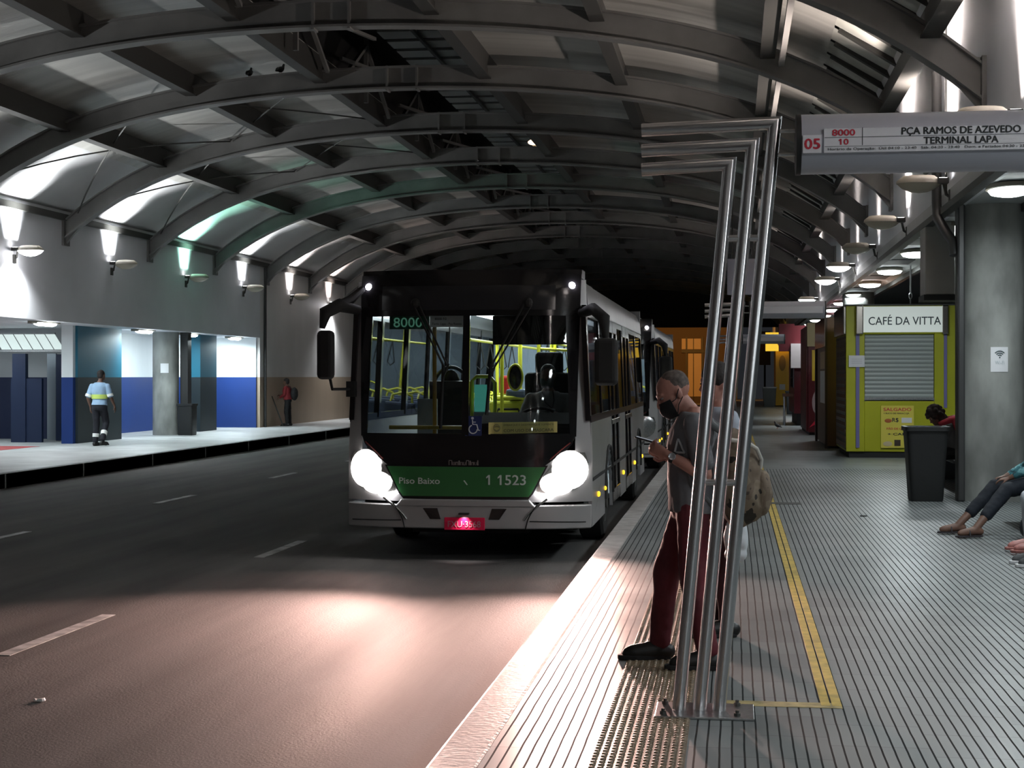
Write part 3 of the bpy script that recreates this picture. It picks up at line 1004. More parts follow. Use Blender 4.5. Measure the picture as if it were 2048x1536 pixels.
    gg = [(.645, .64), (.70, .68), (.955, .815)]
    bpanel(mb, [(z, -x) for z, x in gg], gg, .655, .955, .016, .01, 20, 5)
    gr = mb.build('green_band', mGreen, bus, smooth=40)
    mWl = M('bus_lettering', (.72, .76, .72), .5)
    front_text('Piso Baixo', -.47, .81, .062, mWl, gr, .425, .02, .020)
    front_text('1 1523', .42, .825, .10, mWl, gr, .40, .012, .020)
    mb = MB()
    mb.prism([(-.015, .815), (-.003, .82), (.03, .775), (.02, .77)], lambda x, z: (x, bfy(x, z) - .019, z), lambda x, z: (x, bfy(x, z) - .016, z))
    mb.build('scratch', mWl, gr)
    # maker lettering in chrome, too blurred to read
    mb = MB()
    xs = -.165
    for i, (ww, hh) in enumerate(((.035, .05), (.024, .032), (.024, .032), (.012, .045), (.024, .032), (.024, .032), (.03, .05), (.012, .045), (.024, .032), (.024, .032), (.012, .05))):
        for q in ((0, .006), (ww - .006, .006)):
            mb.box(xs + q[0], xs + q[0] + q[1], bfy(xs, 1) - .026, bfy(xs, 1) - .012, .972, .972 + hh)
        if ww > .02: mb.box(xs, xs + ww, bfy(xs, 1) - .026, bfy(xs, 1) - .012, .972 if i % 2 else .972 + hh - .006, .978 if i % 2 else .972 + hh)
        xs += ww + .006
    mb.build('maker_badge', mChromeS, bus)
    for s in (-1, 1):
        mb = MB()
        xa = [(1.27, 1.07), (1.5, 1.07)]
        a0 = s * 1.062; a1 = s * .035
        bpanel(mb, lambda z: a1, lambda z: s * (1.062 - max(0, z - 1.1) * .04), 1.285, 2.495, .008, .008, 12, 12)
        mb.build('windshield', mGlassF, bus, smooth=60)
    # headlights
    for s in (-1, 1):
        mb = MB()
        hl = [(.66, .74), (.72, .72), (.86, .80), (1.0, .90), (1.10, 1.0)]
        hr = [(.66, .86), (.72, 1.10), (.80, 1.20), (1.0, 1.235), (1.10, 1.20)]
        bpanel(mb, [(z, s * x) for z, x in hl], [(z, s * x) for z, x in hr], .665, 1.10, .014, .05, 14, 12)
        h = mb.build('headlight', M('headlight_bezel', (.6, .58, .56), .15, .9), bus, smooth=40)
        mb = MB()
        for cx, cz, rx, rz in ((1.055, .925, .180, .195), (.93, .785, .17, .115)):
            n = 24
            rings = []
            for r_, o_ in ((1, .018), (.9, .032), (.6, .045), (.1, .05)):
                rings.append([(s * (cx + rx * r_ * math.cos(a * 2 * PI / n)), bfy(cx, cz) - o_ + (bfy(cx + rx * r_ * math.cos(a * 2 * PI / n), cz) - bfy(cx, cz)) * .9, cz + rz * r_ * math.sin(a * 2 * PI / n)) for a in range(n)])
            mb.loft(rings)
        mb.build('headlamp', mHead, h, smooth=60)
        MB().tube([(s * x, bfy(x, z) - .03, z) for x, z in ((.90, .668), (.80, .672), (.72, .69))], .016, 8).build('daytime_strip', mUpGlow, h, smooth=60)
        b_ = spot((s * 1.05, -.12, .90), (.0, -1, -.08), 1050, 36, WARM, 1, .10, h)
        b_.scale = (2.6, 1, 1)
        spot((s * 1.05, -.14, .90), (.0, -1, -.05), 25, 100, WARM, 1, .12, h)
        mb = MB().tube([(s * x, bfy(x, z) - .02, z) for x, z in ((.86, 1.03), (.97, 1.13), (1.06, 1.2))], .007, 6)
        mb.build('red_pinstripe', bpy.data.materials.get('dim_red') or M('dim_red', (.16, .02, .02), .5), h)
    for s in (-1, 1):
        MB().ell((s * 1.06, bfy(1.06, 2.80) - .015, 2.80), .035, .02, .035, n=12, k=8).build('marker_lamp', mLed, bus, smooth=60)
    # plate, brightened on the first bus by an added light
    mb = MB().box(-.205, .21, bfy(0, .38) - .052, bfy(0, .38) - .042, .318, .445)
    pl = mb.build('license_plate', mPlate, bus, bev=.012)
    lettering('FXU·3568', (0, bfy(0, .38) - .0535, .378), (1, 0, 0), (0, 0, 1), .062, M('plate_ink', (.62, .28, .33), .5), pl, .335, .012)
    # wipers
    for x0, z0, x1, z1, x2, z2 in ((-.56, 2.62, -.22, 1.97, -.25, 1.36), (.60, 2.62, .27, 1.98, .22, 1.50)):
        mb = MB()
        f = lambda x, z, o=.05: (x, bfy(x, z) - o, z)
        mb.tube([f(x0, z0), f(x1, z1)], .012, 6); mb.tube([f(x0 + .07, z0 - .02), f(x1 + .04, z1)], .010, 6)
        mb.ell(f(x0 + .03, z0), .05, .03, .05, n=10, k=6)
        mb.tube([f(x1 + .05, z1 + .03), f(x1 - .01, z1 - .12), f(x2, z2)], .011, 6)
        mb.bar(f(x1 - .01, z1 + .02, .03), f(x2, z2 - .02, .03), .02, .03)
        mb.build('wiper', mRub, bus)
    # mirrors
    mb = MB()
    mb.tube([(-1.12, .25, 2.78), (-1.22, .12, 2.66), (-1.30, .0, 2.60)], [.035, .05, .06], 8)
    mb.tube([(-1.16, .22, 2.56), (-1.30, -.02, 2.60), (-1.43, -.10, 2.52), (-1.46, -.10, 2.36)], [.05, .07, .07, .03], 10)
    a = mb.build('mirror_arm', mRub, bus, smooth=45)
    mb = MB()
    mb.tube([(-1.38, -.1, 1.86), (-1.36, -.08, 1.74), (-1.22, .18, 1.74)], .016, 8)
    mb.box(-1.27, -1.18, .14, .24, 1.66, 1.82)
    mb.build('mirror_bracket', mRub, bus, smooth=45)
    MB().box(-1.51, -1.33, -.17, -.05, 1.84, 2.34).build('mirror', mRub, a, bev=.05, seg=3)
    mb = MB()
    mb.tube([(1.16, .30, 2.52), (1.30, .02, 2.55), (1.42, -.15, 2.45), (1.44, -.15, 2.24)], [.05, .06, .065, .03], 10)
    a = mb.build('mirror_arm', mRub, bus, smooth=45)
    MB().box(1.33, 1.56, -.24, -.10, 1.78, 2.25).build('mirror', mRub, a, bev=.05, seg=3)
    # ---- interior
    MB().box(-1.2, 1.2, .3, L_ - .1, .40, .46).build('cabin_floor', mGreyIn, bus)
    mb = MB().box(-1.12, 1.12, .34, .95, .5, 1.05)
    mb.obox((0, .62, 1.13), (1, 0, 0), (0, 1, -.12), (0, .12, 1), 1.1, .28, .06)
    mb.obox((.58, .66, 1.32), (1, 0, 0), (0, 1, .3), (0, -.3, 1), .52, .22, .12)
    d = mb.build('dashboard', mDash, bus, bev=.03)
    n = 24
    R_ = .23
    mb = MB().tube([(.62 + R_ * math.cos(a * 2 * PI / n), .98 + R_ * .8 * math.sin(a * 2 * PI / n), 1.40 + R_ * .55 * math.sin(a * 2 * PI / n)) for a in range(n)], .016, 8, closed=True)
    mb.bar((.40, .98, 1.40), (.84, .98, 1.40), .03, .02)
    mb.tube([(.62, .75, 1.15), (.62, .98, 1.40)], .03, 8)
    mb.build('steering_wheel', mRub, bus, smooth=60)
    mb = MB().box(.36, .90, 1.35, 1.85, .75, .92)
    mb.obox((.63, 1.92, 1.42), (1, 0, 0), (0, 1, .15), (0, -.15, 1), .26, .06, .50)
    mb.obox((.63, 2.0, 2.02), (1, 0, 0), (0, 1, .15), (0, -.15, 1), .16, .05, .13)
    mb.build('driver_seat', mBlack, bus, bev=.05, seg=3)
    MB().box(.30, 1.12, 2.12, 2.15, .5, 1.55).build('driver_partition', mGreyIn, bus)
    mb = MB().box(.22, 1.06, .42, .46, 2.20, 2.50)
    mb.build('sun_visor', mMask, bus)
    # validator and turnstile
    mb = MB().box(-.17, .0, 1.55, 1.75, 1.05, 1.5)
    vd = mb.build('fare_validator', mGreyIn, bus, bev=.03)
    MB().box(-.155, -.015, 1.54, 1.552, 1.48, 1.78).build('screen', mTurq, vd)
    mb = MB().tube([(-.2, 1.66, 1.1), (-.2, 1.66, 1.82), (-.15, 1.66, 1.87), (0, 1.66, 1.87), (.06, 1.66, 1.80), (.06, 1.66, 1.1)], .022, 8)
    mb.build('validator_frame', mYel, vd, smooth=60)
    mb = MB().box(-.20, .26, 2.9, 3.5, .5, 1.58)
    mb.box(-.16, .22, 2.95, 3.45, 1.58, 1.64)
    ts = mb.build('turnstile', mYelP, bus, bev=.04)
    mb = MB().tube([(-.12, 2.86, 1.40), (-.08, 2.86, 1.48), (.16, 2.86, 1.48), (.2, 2.86, 1.38)], .014, 6)
    mb.build('turnstile_arm', mRub, ts)
    mb = MB().box(.02, .26, 2.78, 3.0, 1.62, 1.72)
    mb.build('cashier_tray', mSeatBk, ts, bev=.03)
    mb = MB().ell((.16, 2.6, 1.86), .075, .02, .14, n=24, k=12)
    cm = mb.build('conductor_mirror', mMask, bus, smooth=60)
    n = 24
    MB().tube([(.16 + .085 * math.cos(a * 2 * PI / n), 2.6, 1.86 + .15 * math.sin(a * 2 * PI / n)) for a in range(n)], .014, 8, closed=True).build('mirror_rim', mYel, cm, smooth=60)
    mb = MB()
    for x, y in ((-.02, 2.75), (.14, 3.2), (.40, 2.9), (.52, 3.55), (-.35, 4.6), (.35, 4.7), (-.35, 6.8), (.38, 6.6), (.66, 4.2), (-.75, 2.3), (.9, 5.2)):
        MB().cyl((x, y, .46), (x, y, 2.52), .022, n=8).build('grab_pole', mYel, bus, smooth=60)
    mb.tube([(-.35, 2.4, 2.3), (-.35, 9, 2.3)], .018, 8); mb.tube([(.38, 2.9, 2.3), (.38, 9, 2.3)], .018, 8)
    mb.tube([(-.02, 2.75, 1.62), (.40, 2.9, 1.62)], .02, 8)
    mb.tube([(.40, 2.9, 2.2), (.66, 4.2, 2.2)], .018, 8)
    mb.build('grab_rail', mYel, bus, smooth=60)
    MB().cyl((-.52, 1.1, .46), (-.52, 1.1, 2.5), .022, n=8).build('entrance_pole', M('orange_pole', (.5, .28, .04), .4), bus, smooth=60)
    MB().tube([(-1.0, 1.0, 1.32), (-.1, 1.0, 1.32)], .022, 8).build('entrance_rail', M('amber_rail', (.42, .30, .04), .4), bus, smooth=60)
    MB().box(-.10, .02, 3.05, 3.17, 1.66, 1.88).build('fire_extinguisher', mRedP, bus, bev=.03)
    # front passenger seat with looped handle
    mb = MB().box(-.78, -.35, 1.9, 2.3, .82, .9)
    mb.obox((-.56, 2.34, 1.36), (1, 0, 0), (0, 1, .1), (0, -.1, 1), .24, .04, .46)
    n = 14
    mb.tube([(-.56 + .21 * math.cos(PI * i / n), 2.36, 1.72 + .26 * math.sin(PI * i / n)) for i in range(n + 1)], .022, 8)
    mb.ell((-.56, 2.36, 1.78), .11, .05, .17, n=14, k=8)
    mb.build('front_seat', mBlack, bus, bev=.02)
    MB().box(-.80, -.58, 1.55, 1.6, .5, 1.62).build('modesty_panel', mGreyIn, bus)
    for y in (3.7, 4.6, 5.5, 6.4, 7.3, 8.2):
        passenger_seat(bus, -.93, y); passenger_seat(bus, -.48, y)
    for y in (5.0, 7.2, 8.1):
        passenger_seat(bus, .93, y); passenger_seat(bus, .50, y)
    mb = MB().box(-1.15, 1.15, L_ - .25, L_ - .2, .46, 2.5)
    mb.build('rear_bulkhead', M('bulkhead', (.20, .25, .30), .6), bus)
    MB().box(-.62, -.5, 2.4, 9.3, 2.66, 2.69).build('cabin_lamp', mInLamp, bus)
    MB().box(.5, .62, 2.4, 9.3, 2.66, 2.69).build('cabin_lamp', mInLamp, bus)
    area((-.5, 5.8, 2.6), (0, 0, -1), 24, .3, 6.5, (.88, .97, 1), bus, 180)
    area((.5, 5.8, 2.6), (0, 0, -1), 24, .3, 6.5, (.88, .97, 1), bus, 180)
    mb = MB()
    for y in (3.2, 4.0, 5.1, 6.0):
        for x in (-.35, .38):
            MB().tube([(x, y, 2.29), (x + .03, y, 2.12), (x + .05, y, 2.0), (x, y, 1.95), (x - .05, y, 2.0), (x - .03, y, 2.12), (x, y, 2.29)], .009, 5).build('hand_strap', mRub, bus)
    return bus

bus1 = make_bus('silver and green city bus with lit headlights arriving at the platform edge', (-2.69, 16.0, -.25))
B = bus1
# things only this bus carries in its windshield
mb = MB().box(-.84, -.42, .27, .30, 2.36, 2.50)
o = mb.build('route_number_sign', mGreenSign, B)
lettering('8000', (-.645, .262, 2.43), (1, 0, 0), (0, 0, 1), .10, mLedGreen, o, .30, .004)
mb = MB().box(-.415, -.06, .27, .28, 2.38, 2.50)
o = mb.build('destination_board', mPaper, B)
lettering('8000-10', (-.30, .262, 2.465), (1, 0, 0), (0, 0, 1), .026, mInk, o, None, .01)
lettering('Term. Lapa - Pça Ramos', (-.235, .262, 2.41), (1, 0, 0), (0, 0, 1), .03, mInk, o, .31, .01)
p, dx, dz = front_flat(.10, 1.36, .012)
mb = MB().prism([(-.00, 1.27), (.17, 1.27), (.17, 1.47), (-.00, 1.47)], lambda x, z: (x, bfy(x, z) - .014, z), lambda x, z: (x, bfy(x, z) - .010, z))
o = mb.build('wheelchair_sticker', mBlueSt, B)
mb = MB()
fz = lambda x, z: (x, bfy(x, z) - .018, z)
mb.ell(fz(.075, 1.447), .014, .004, .014, n=10, k=6)
mb.tube([fz(.075, 1.43), fz(.078, 1.385), fz(.12, 1.382), fz(.135, 1.325), fz(.155, 1.325)], .006, 6)
mb.tube([fz(.078, 1.408), fz(.108, 1.408)], .005, 6)
mb.tube([fz(.082 + .042 * math.cos(a), 1.335 + .042 * math.sin(a)) for a in [1.9 + 4.4 * i / 16 for i in range(17)]], .006, 6)
mb.build('wheelchair_symbol', mPaper, o)
mb = MB().prism([(.24, 1.285), (.93, 1.305), (.93, 1.415), (.24, 1.405)], lambda x, z: (x, bfy(x, z) - .014, z), lambda x, z: (x, bfy(x, z) - .010, z))
o = mb.build('mask_notice_sticker', mYelSt, B)
for body, x, z, h, wd in (('COM USO DE MÁSCARA', .645, 1.331, .036, .50), ('EMBARQUE E DESEMBARQUE SOMENTE', .645, 1.382, .022, .50)):
    q, dx, dz = front_flat(x, z, .018)
    t = lettering(body, q, (1, 0, .02), dz, h, M('sticker_ink', (.05, .045, .02), .6), o, wd, .008 if h > .03 else 0)
    for v in t.data.vertices: v.co.y = v.co.y * 0 + bfy(v.co.x, v.co.z) - .0175 - random.random() * .0004
mb = MB().tube([fz(.325 + .032 * math.cos(a * 2 * PI / 14), 1.35 + .036 * math.sin(a * 2 * PI / 14)) for a in range(14)], .004, 6, closed=True)
mb.tube([fz(.295, 1.36), fz(.325, 1.365), fz(.355, 1.36)], .004, 6); mb.tube([fz(.30, 1.335), fz(.325, 1.32), fz(.35, 1.335)], .004, 6)
mb.build('mask_symbol', M('sticker_ink_light', (.2, .18, .08), .5), o)
# added light and housing under the bumper lip, only to brighten the plate
MB().box(-.05, .05, -.115, -.03, .478, .492).build('plate_fill_housing', mRub, B)
spot((0, -.10, .474), (0, .42, -1), 2.0, 100, (1, .9, .9), 1, .015, B, 'plate_fill_light')

bus2 = thing('city_bus', 'second silver bus waiting directly behind the first, only its side and mirror in view', 'bus', (-2.69, 30.3, -.25))
for ch in list(bus1.children):
    if ch.name.split('.')[0] in ('route_number_sign', 'destination_board', 'wheelchair_sticker', 'mask_notice_sticker', 'plate_fill_light', 'fire_extinguisher', 'plate_fill_housing'): continue
    if ch.type == 'LIGHT': continue
    c = copy_tree(ch, bus2)
    for g in list(c.children):
        if g.type == 'LIGHT': bpy.data.objects.remove(g)
        elif g.name.startswith(('headlamp', 'daytime')): g.data = g.data.copy(); g.data.materials[0] = mChromeS
        elif g.parent == c and c.name.startswith('green_band') and g.name.startswith('lettering') and False: pass

# ------------------------------------------------------------------ stop posts with route signs
def mitre_tube(mb, p0, p1, p2, r, n=22):
    p0, p1, p2 = V(p0), V(p1), V(p2)
    d1 = (p1 - p0).normalized(); d2 = (p2 - p1).normalized()
    yv = V((0, 1, 0))
    a1 = yv.cross(d1).normalized(); a2 = yv.cross(d2).normalized()
    bis = (a1 + a2).normalized()
    k = 1 / max(.3, bis.dot(a1))
    def ring(p, a, kk): return [p + (a * (math.cos(q * 2 * PI / n) * kk) + yv * math.sin(q * 2 * PI / n)) * r for q in range(n)]
    mb.loft([ring(p0, a1, 1), ring(p1, bis, k), ring(p2, a2, 1)])

def stop_post(label, loc):
    t = thing('stop_post', label, 'stop sign', loc, 0)
    bases = (-.10, 0, .093)
    tops = ((.143, 2.643), (.253, 2.735), (.358, 2.835))
    for b, (tx, tz) in zip(bases, tops):
        mb = MB()
        mitre_tube(mb, (b, 0, .012), (tx, 0, tz - .0), (-.279, 0, tz - .021), .0315)
        mb.build('bent_tube', mChrome, t, smooth=35)
    for z in (1.11, 2.285):
        f = z / 2.7
        xs = [b + (tx - b) * (z / tz) for b, (tx, tz) in zip(bases, tops)]
        MB().cyl((xs[0], 0, z), (xs[1], 0, z), .016).build('spacer', mChrome, t, smooth=40)
        MB().cyl((xs[1], 0, z), (xs[2], 0, z), .016).build('spacer', mChrome, t, smooth=40)
    mb = MB().box(-.21, .26, -.17, .17, 0, .012)
    bp = mb.build('base_plate', mChromeS, t, bev=.003)
    for x in (-.17, .18):
        for y in (-.12, .12):
            MB().lathe([(.016, .012), (.016, .026), (.009, .028), (.009, .04)], (x, y, 0), 8).build('bolt', mFixDark, bp)
    for z in (2.795, 2.682):
        MB().cyl((.34 if z > 2.7 else .33, 0, z), (.47, 0, z), .009).build('sign_rod', mChromeS, t, smooth=40)
    R_ = .142
    n = 40
    cz = 2.728
    ring = lambda x, r: [(x, r * math.cos(a * 2 * PI / n), cz + r * math.sin(a * 2 * PI / n)) for a in range(n)]
    sg = MB().loft([ring(.475, R_), ring(1.70, R_)]).build('sign_tube', mSignGrey, t, smooth=40)
    MB().loft([ring(.455, R_ * .9), ring(.457, R_ + .004), ring(.480, R_ + .004)]).build('end_cap', mBlack, sg, smooth=30)
    MB().loft([ring(1.695, R_ + .004), ring(1.715, R_ + .004), ring(1.72, R_ * .9)]).build('end_cap', mBlack, sg, smooth=30)
    y = -R_ - .008
    MB().box(.485, .570, y, y + .05, 2.668, 2.752).build('number_plate', mSignWhite, sg)
    MB().box(.582, 1.66, y, y + .05, 2.668, 2.780).build('route_panel', mSignWhite, sg)
    return t, sg
P1, SG1 = stop_post('nearest stop post of three bent steel tubes carrying the readable grey route sign', (-.16, 7.77, 0))
yl = -.1505
X_, Z_ = (1, 0, 0), (0, 0, 1)
def sl(body, u, z, h, mat, wid, bold=.015): lettering(body, (u, yl, z), X_, Z_, h, mat, SG1, wid, bold * 1.6, depth=.001)
sl('05', .528, 2.71, .048, mRed, .070, .02)
sl('8000', .672, 2.760, .029, mRed, .104, .02)
sl('10', .672, 2.717, .027, mRed, .044, .02)
sl('PÇA RAMOS DE AZEVEDO', 1.205, 2.758, .040, mInk, .535, .02)
sl('TERMINAL LAPA', 1.205, 2.716, .031, mInk, .335, .02)
sl('Horário de Operação:  Útil 04:10 - 23:40   Sáb. 04:20 - 23:40   Dom. e Feriados 04:30 - 23:50', 1.06, 2.683, .018, mInk, .92, .004)
mb = MB().box(.757, .760, yl - .001, yl + .002, 2.700, 2.782)
mb.box(.585, 1.655, yl - .001, yl + .002, 2.737, 2.739); mb.box(.585, 1.655, yl - .001, yl + .002, 2.695, 2.6965)
mb.build('ruled_lines', mInk, SG1)
P2, _ = stop_post('second stop post along the platform, seen between the near steel tubes', (-.19, 27.0, 0))
P3, _ = stop_post('farthest stop post, its grey sign tube above the red and yellow kiosks', (-.19, 48.0, 0))

# ------------------------------------------------------------------ litter bins
mBin = M('black_plastic', (.010, .0105, .011), .45, bump=(6, .25, .02))
def litter_bin(label, x, y, w1, w0, h, mat, lid=None, rz=0):
    t = thing('litter_bin', label, 'litter bin', (x, y, 0), rz)
    mb = MB()
    sq = lambda a, z, r=.18: [(a * math.copysign(1, math.cos(q)) * min(1, abs(math.cos(q)) ** r * 1.0), a * math.copysign(1, math.sin(q)) * min(1, abs(math.sin(q)) ** r), z) for q in [i * 2 * PI / 32 + .05 for i in range(32)]]
    mb.loft([sq(w0 / 2, 0), sq(w0 / 2 + .01, .03), sq((w0 + w1) / 4, h * .5), sq(w1 / 2 - .01, h - .05), sq(w1 / 2 - .03, h - .04), sq(w0 / 2 - .03, .06)])
    mb.build('bin_body', mat, t, smooth=50)
    mb = MB().loft([sq(w1 / 2, h - .06), sq(w1 / 2 + .012, h - .055), sq(w1 / 2 + .012, h), sq(w1 / 2 - .03, h), sq(w1 / 2 - .03, h - .06)])
    mb.build('rim', lid or mat, t, smooth=40)
    return t
litter_bin('large black tapered litter bin in front of the café kiosk beside the concrete column', 2.49, 21.45, .55, .40, .97, mBin)
litter_bin('black litter bin against the left concrete column beyond the road', -14.95, 42.6, .46, .40, .87, mBin)
litter_bin('grey litter bin with white rim far along the platform left of the yellow kiosk', 1.95, 87.5, .75, .6, 1.05, M('grey_plastic', (.16, .17, .17), .5), mPaper)
litter_bin('dark grey litter bin between the far yellow kiosk and the red kiosk', 2.55, 70, .62, .5, 1.0, M('dark_plastic', (.07, .075, .08), .5))

# ------------------------------------------------------------------ kiosks
mLime = M('lime_panel', (.42, .43, .012), .42, noise=(1.0, .08))
mPurple = M('lilac_post', (.17, .16, .36), .4)
mShut = slat_material('roller_shutter', (.33, .365, .35), (.20, .22, .21), .085, 'Z', .5, .0, .14)
mBrownSl = slat_material('brown_slats', (.10, .062, .045), (.02, .014, .012), .14, 'Z', .35, .2, .3)
mChromeB = M('chrome_band', (.5, .46, .42), .2, 1.0)
k = thing('cafe_kiosk', 'lime yellow café kiosk with closed grey roller shutter and white name board', 'kiosk', (2.24, 32.6, 0))
mb = MB().box(0, .36, 0, 3.0, .12, 3.03); mb.box(1.72, 2.6, 0, 3.0, .12, 3.03); mb.box(.36, 1.72, .02, 3.0, .12, 1.16); mb.box(.36, 1.72, .02, 3.0, 2.46, 3.03); mb.box(.36, 1.72, .12, 3, 1.1, 2.5)
mb.build('shell', mLime, k, bev=.01)
MB().box(-.02, 2.62, -.01, 3.02, 3.03, 3.06).build('roof_panel', mFixDark, k)
MB().box(.06, 2.55, .05, 2.95, 0, .12).build('plinth', mBlack, k)
MB().box(.37, 1.71, .05, .10, 1.16, 2.46).build('roller_shutter', mShut, k)
mb = MB().box(.36, 1.72, .02, .08, 1.13, 1.20); mb.build('shutter_rail', mChromeS, k)
nb = MB().box(.33, 1.86, -.12, .02, 2.50, 3.01).build('name_board', M('lit_name_board', (.74, .78, .74), .4, emit=.12, ecol=(.9, 1, .95)), k)
lettering('CAFÉ DA VITTA', (1.13, -.122, 2.745), X_, Z_, .20, M('board_ink', (.02, .045, .05), .5), nb, 1.40, .006)
MB().box(.18, .33, -.13, .02, 2.46, 3.03).build('chrome_frame', mChromeB, k, bev=.02)
MB().box(1.86, 1.98, -.13, .02, 2.46, 3.03).build('chrome_frame', mChromeB, k, bev=.02)
MB().box(-.06, .0, -.05, 2.9, 2.46, 3.03).build('chrome_frame', mChromeB, k, bev=.02)
MB().box(.19, .26, -.03, .005, .2, 2.46).build('lilac_post', mPurple, k)
MB().box(1.90, 1.96, -.03, .005, 1.0, 2.46).build('lilac_post', mPurple, k)
MB().box(-.012, .0, .08, 2.92, .16, 2.44).build('side_shutter', mBrownSl, k)
mb = MB().cyl((1.29, .3, 3.03), (1.29, .3, 3.2), .012, n=8)
mb.tube([(1.29 + .03 * math.cos(a), .3, 3.24 + .06 * math.sin(a)) for a in [i * 2 * PI / 12 for i in range(12)]], .010, 6, closed=True)
mb.build('hook', mChromeS, k)
tag(MB().cyl((3.53, 32.9, 3.30), (3.53, 32.9, 4.9), .016, n=8).build('hanging_cable', mPaper), 'white cable hanging from the ceiling to the café kiosk roof', 'cable')
o = tag(MB().box(2.29, 2.60, 32.555, 32.568, 1.81, 2.04).build('paper_notice', mPaper), 'small white paper notice over the left lilac post of the café kiosk', 'notice')
for j in range(3): MB().box(2.34, 2.55, 32.552, 32.556, 1.88 + j * .04, 1.893 + j * .04).build('writing_line', M('faint_ink', (.55, .55, .58), .6) if j == 0 else bpy.data.materials['faint_ink'], o)
o = tag(MB().box(2.92, 3.56, 32.58, 32.60, .20, 1.04).build('food_poster', M('poster_yellow', (.72, .62, .09), .5)), 'yellow food poster on the café kiosk, half hidden by the black bin', 'poster')
for body, x, z, h, wd, m in (('SALGADO', 3.24, .965, .062, .54, mRed), ('+ SUCO DE MARACUJÁ', 3.22, .885, .045, .50, mInk), ('R$', 3.20, .75, .09, .12, mInk), ('PÃO DE QUEIJO', 3.26, .58, .06, .46, mRed), ('+ CAFÉ', 3.25, .48, .06, .40, mInk)):
    lettering(body, (x, 32.578, z), X_, Z_, h, m, o, wd, .02)
MB().box(3.32, 3.52, 32.572, 32.58, .70, .80).build('price_patch', mPaper, o)
mb = MB(); mb.ell((3.06, 32.577, .74), .07, .004, .04); mb.build('snack_picture', M('snack', (.45, .12, .03), .5), o)
mb = MB(); mb.ell((3.05, 32.577, .28), .09, .004, .05); mb.build('bread_picture', M('bread', (.6, .5, .3), .5), o)
MB().box(3.18, 3.30, 32.572, 32.58, .24, .36).build('cup_picture', M('cup', (.05, .03, .02), .5), o)

k = thing('snack_kiosk', 'brown and white kiosk squeezed behind the lime café kiosk', 'kiosk', (2.10, 36.6, 0))
MB().box(0, 2.5, 0, 4.5, .05, 2.95).build('shell', M('brown_panel', (.13, .062, .035), .45), k)
MB().box(-.02, .0, .4, 2.6, 1.0, 1.75).build('white_sheet', mPaper, k)
MB().box(-.02, .0, .4, 2.6, 1.8, 2.2).build('white_sheet', M('cream_sheet', (.5, .36, .22), .5), k)
MB().box(-.06, .0, -.02, 4.3, 2.3, 2.95).build('chrome_frame', mChromeB, k)
mb = MB().box(-.05, .0, -.03, .12, 0, 2.95); mb.box(-.05, 0, 4.2, 4.5, 0, 2.95); mb.build('corner_post', M('dark_wood', (.045, .02, .014), .4), k)

mRedK = M('red_panel', (.075, .006, .010), .4)
k = thing('red_kiosk', 'dark red kiosk with a painted end and a beige sign box above', 'kiosk', (2.06, 44.9, 0))
MB().box(0, 2.3, 0, 5.0, .08, 3.05).build('shell', mRedK, k)
MB().box(-.03, 1.0, -.03, .3, 2.45, 3.1).build('sign_box', M('beige_sign', (.36, .30, .16), .5), k)
mb = MB(); mb.box(.10, .62, -.012, 0, 1.5, 2.35); mb.build('yellow_graphic', M('graphic_yellow', (.6, .42, .03), .45), k, bev=.004)
mb = MB(); mb.ell((.36, -.004, .9), .26, .01, .42, n=20, k=12); mb.build('grey_graphic', M('graphic_grey', (.34, .26, .27), .45), k)
mb = MB(); mb.prism([(.02, .2), (.55, .5), (.6, .9), (.1, .3)], lambda x, z: (x, -.012, z), lambda x, z: (x, 0, z)); mb.build('red_graphic', M('graphic_red', (.55, .02, .05), .4), k)
MB().box(-.05, .0, .1, .35, .1, 3.0).build('corner_post', mRedK, k)
MB().box(.03, 2.2, .05, 4.9, 0, .08).build('plinth', mBlack, k)

k = thing('news_kiosk', 'dark red kiosk with a barred window beyond the painted red one', 'kiosk', (2.0, 53.5, 0))
MB().box(0, 2.3, 0, 5.0, .4, 3.3).build('shell', mRedK, k)
MB().box(-.02, 0, .5, 2.4, 1.25, 2.5).build('window', M('pale_pane', (.45, .48, .55), .3), k)
mb = MB()
for i in range(6): mb.box(-.04, -.02, .5 + i * .38, .53 + i * .38, 1.25, 2.5)
for i in range(5): mb.box(-.04, -.02, .5, 2.4, 1.25 + i * .31, 1.28 + i * .31)
mb.build('window_bars', mBlack, k)
MB().box(-.35, .0, .3, 1.2, .95, 1.05).build('counter', M('counter_wood', (.2, .1, .07), .4), k)
for y in (.35, 1.1): MB().cyl((-.3, y, 0), (-.3, y, .95), .03, n=8).build('leg', mChromeS, k)
MB().box(-.5, 0, -.2, .3, 2.45, 3.35).build('sign_box', mRedK, k)
MB().box(-.12, .3, -.3, .0, 1.9, 2.7).build('white_banner', M('banner_grey', (.5, .46, .46), .5), k)
MB().box(.1, 2.2, .1, 4.9, 0, .4).build('plinth', mBlack, k)

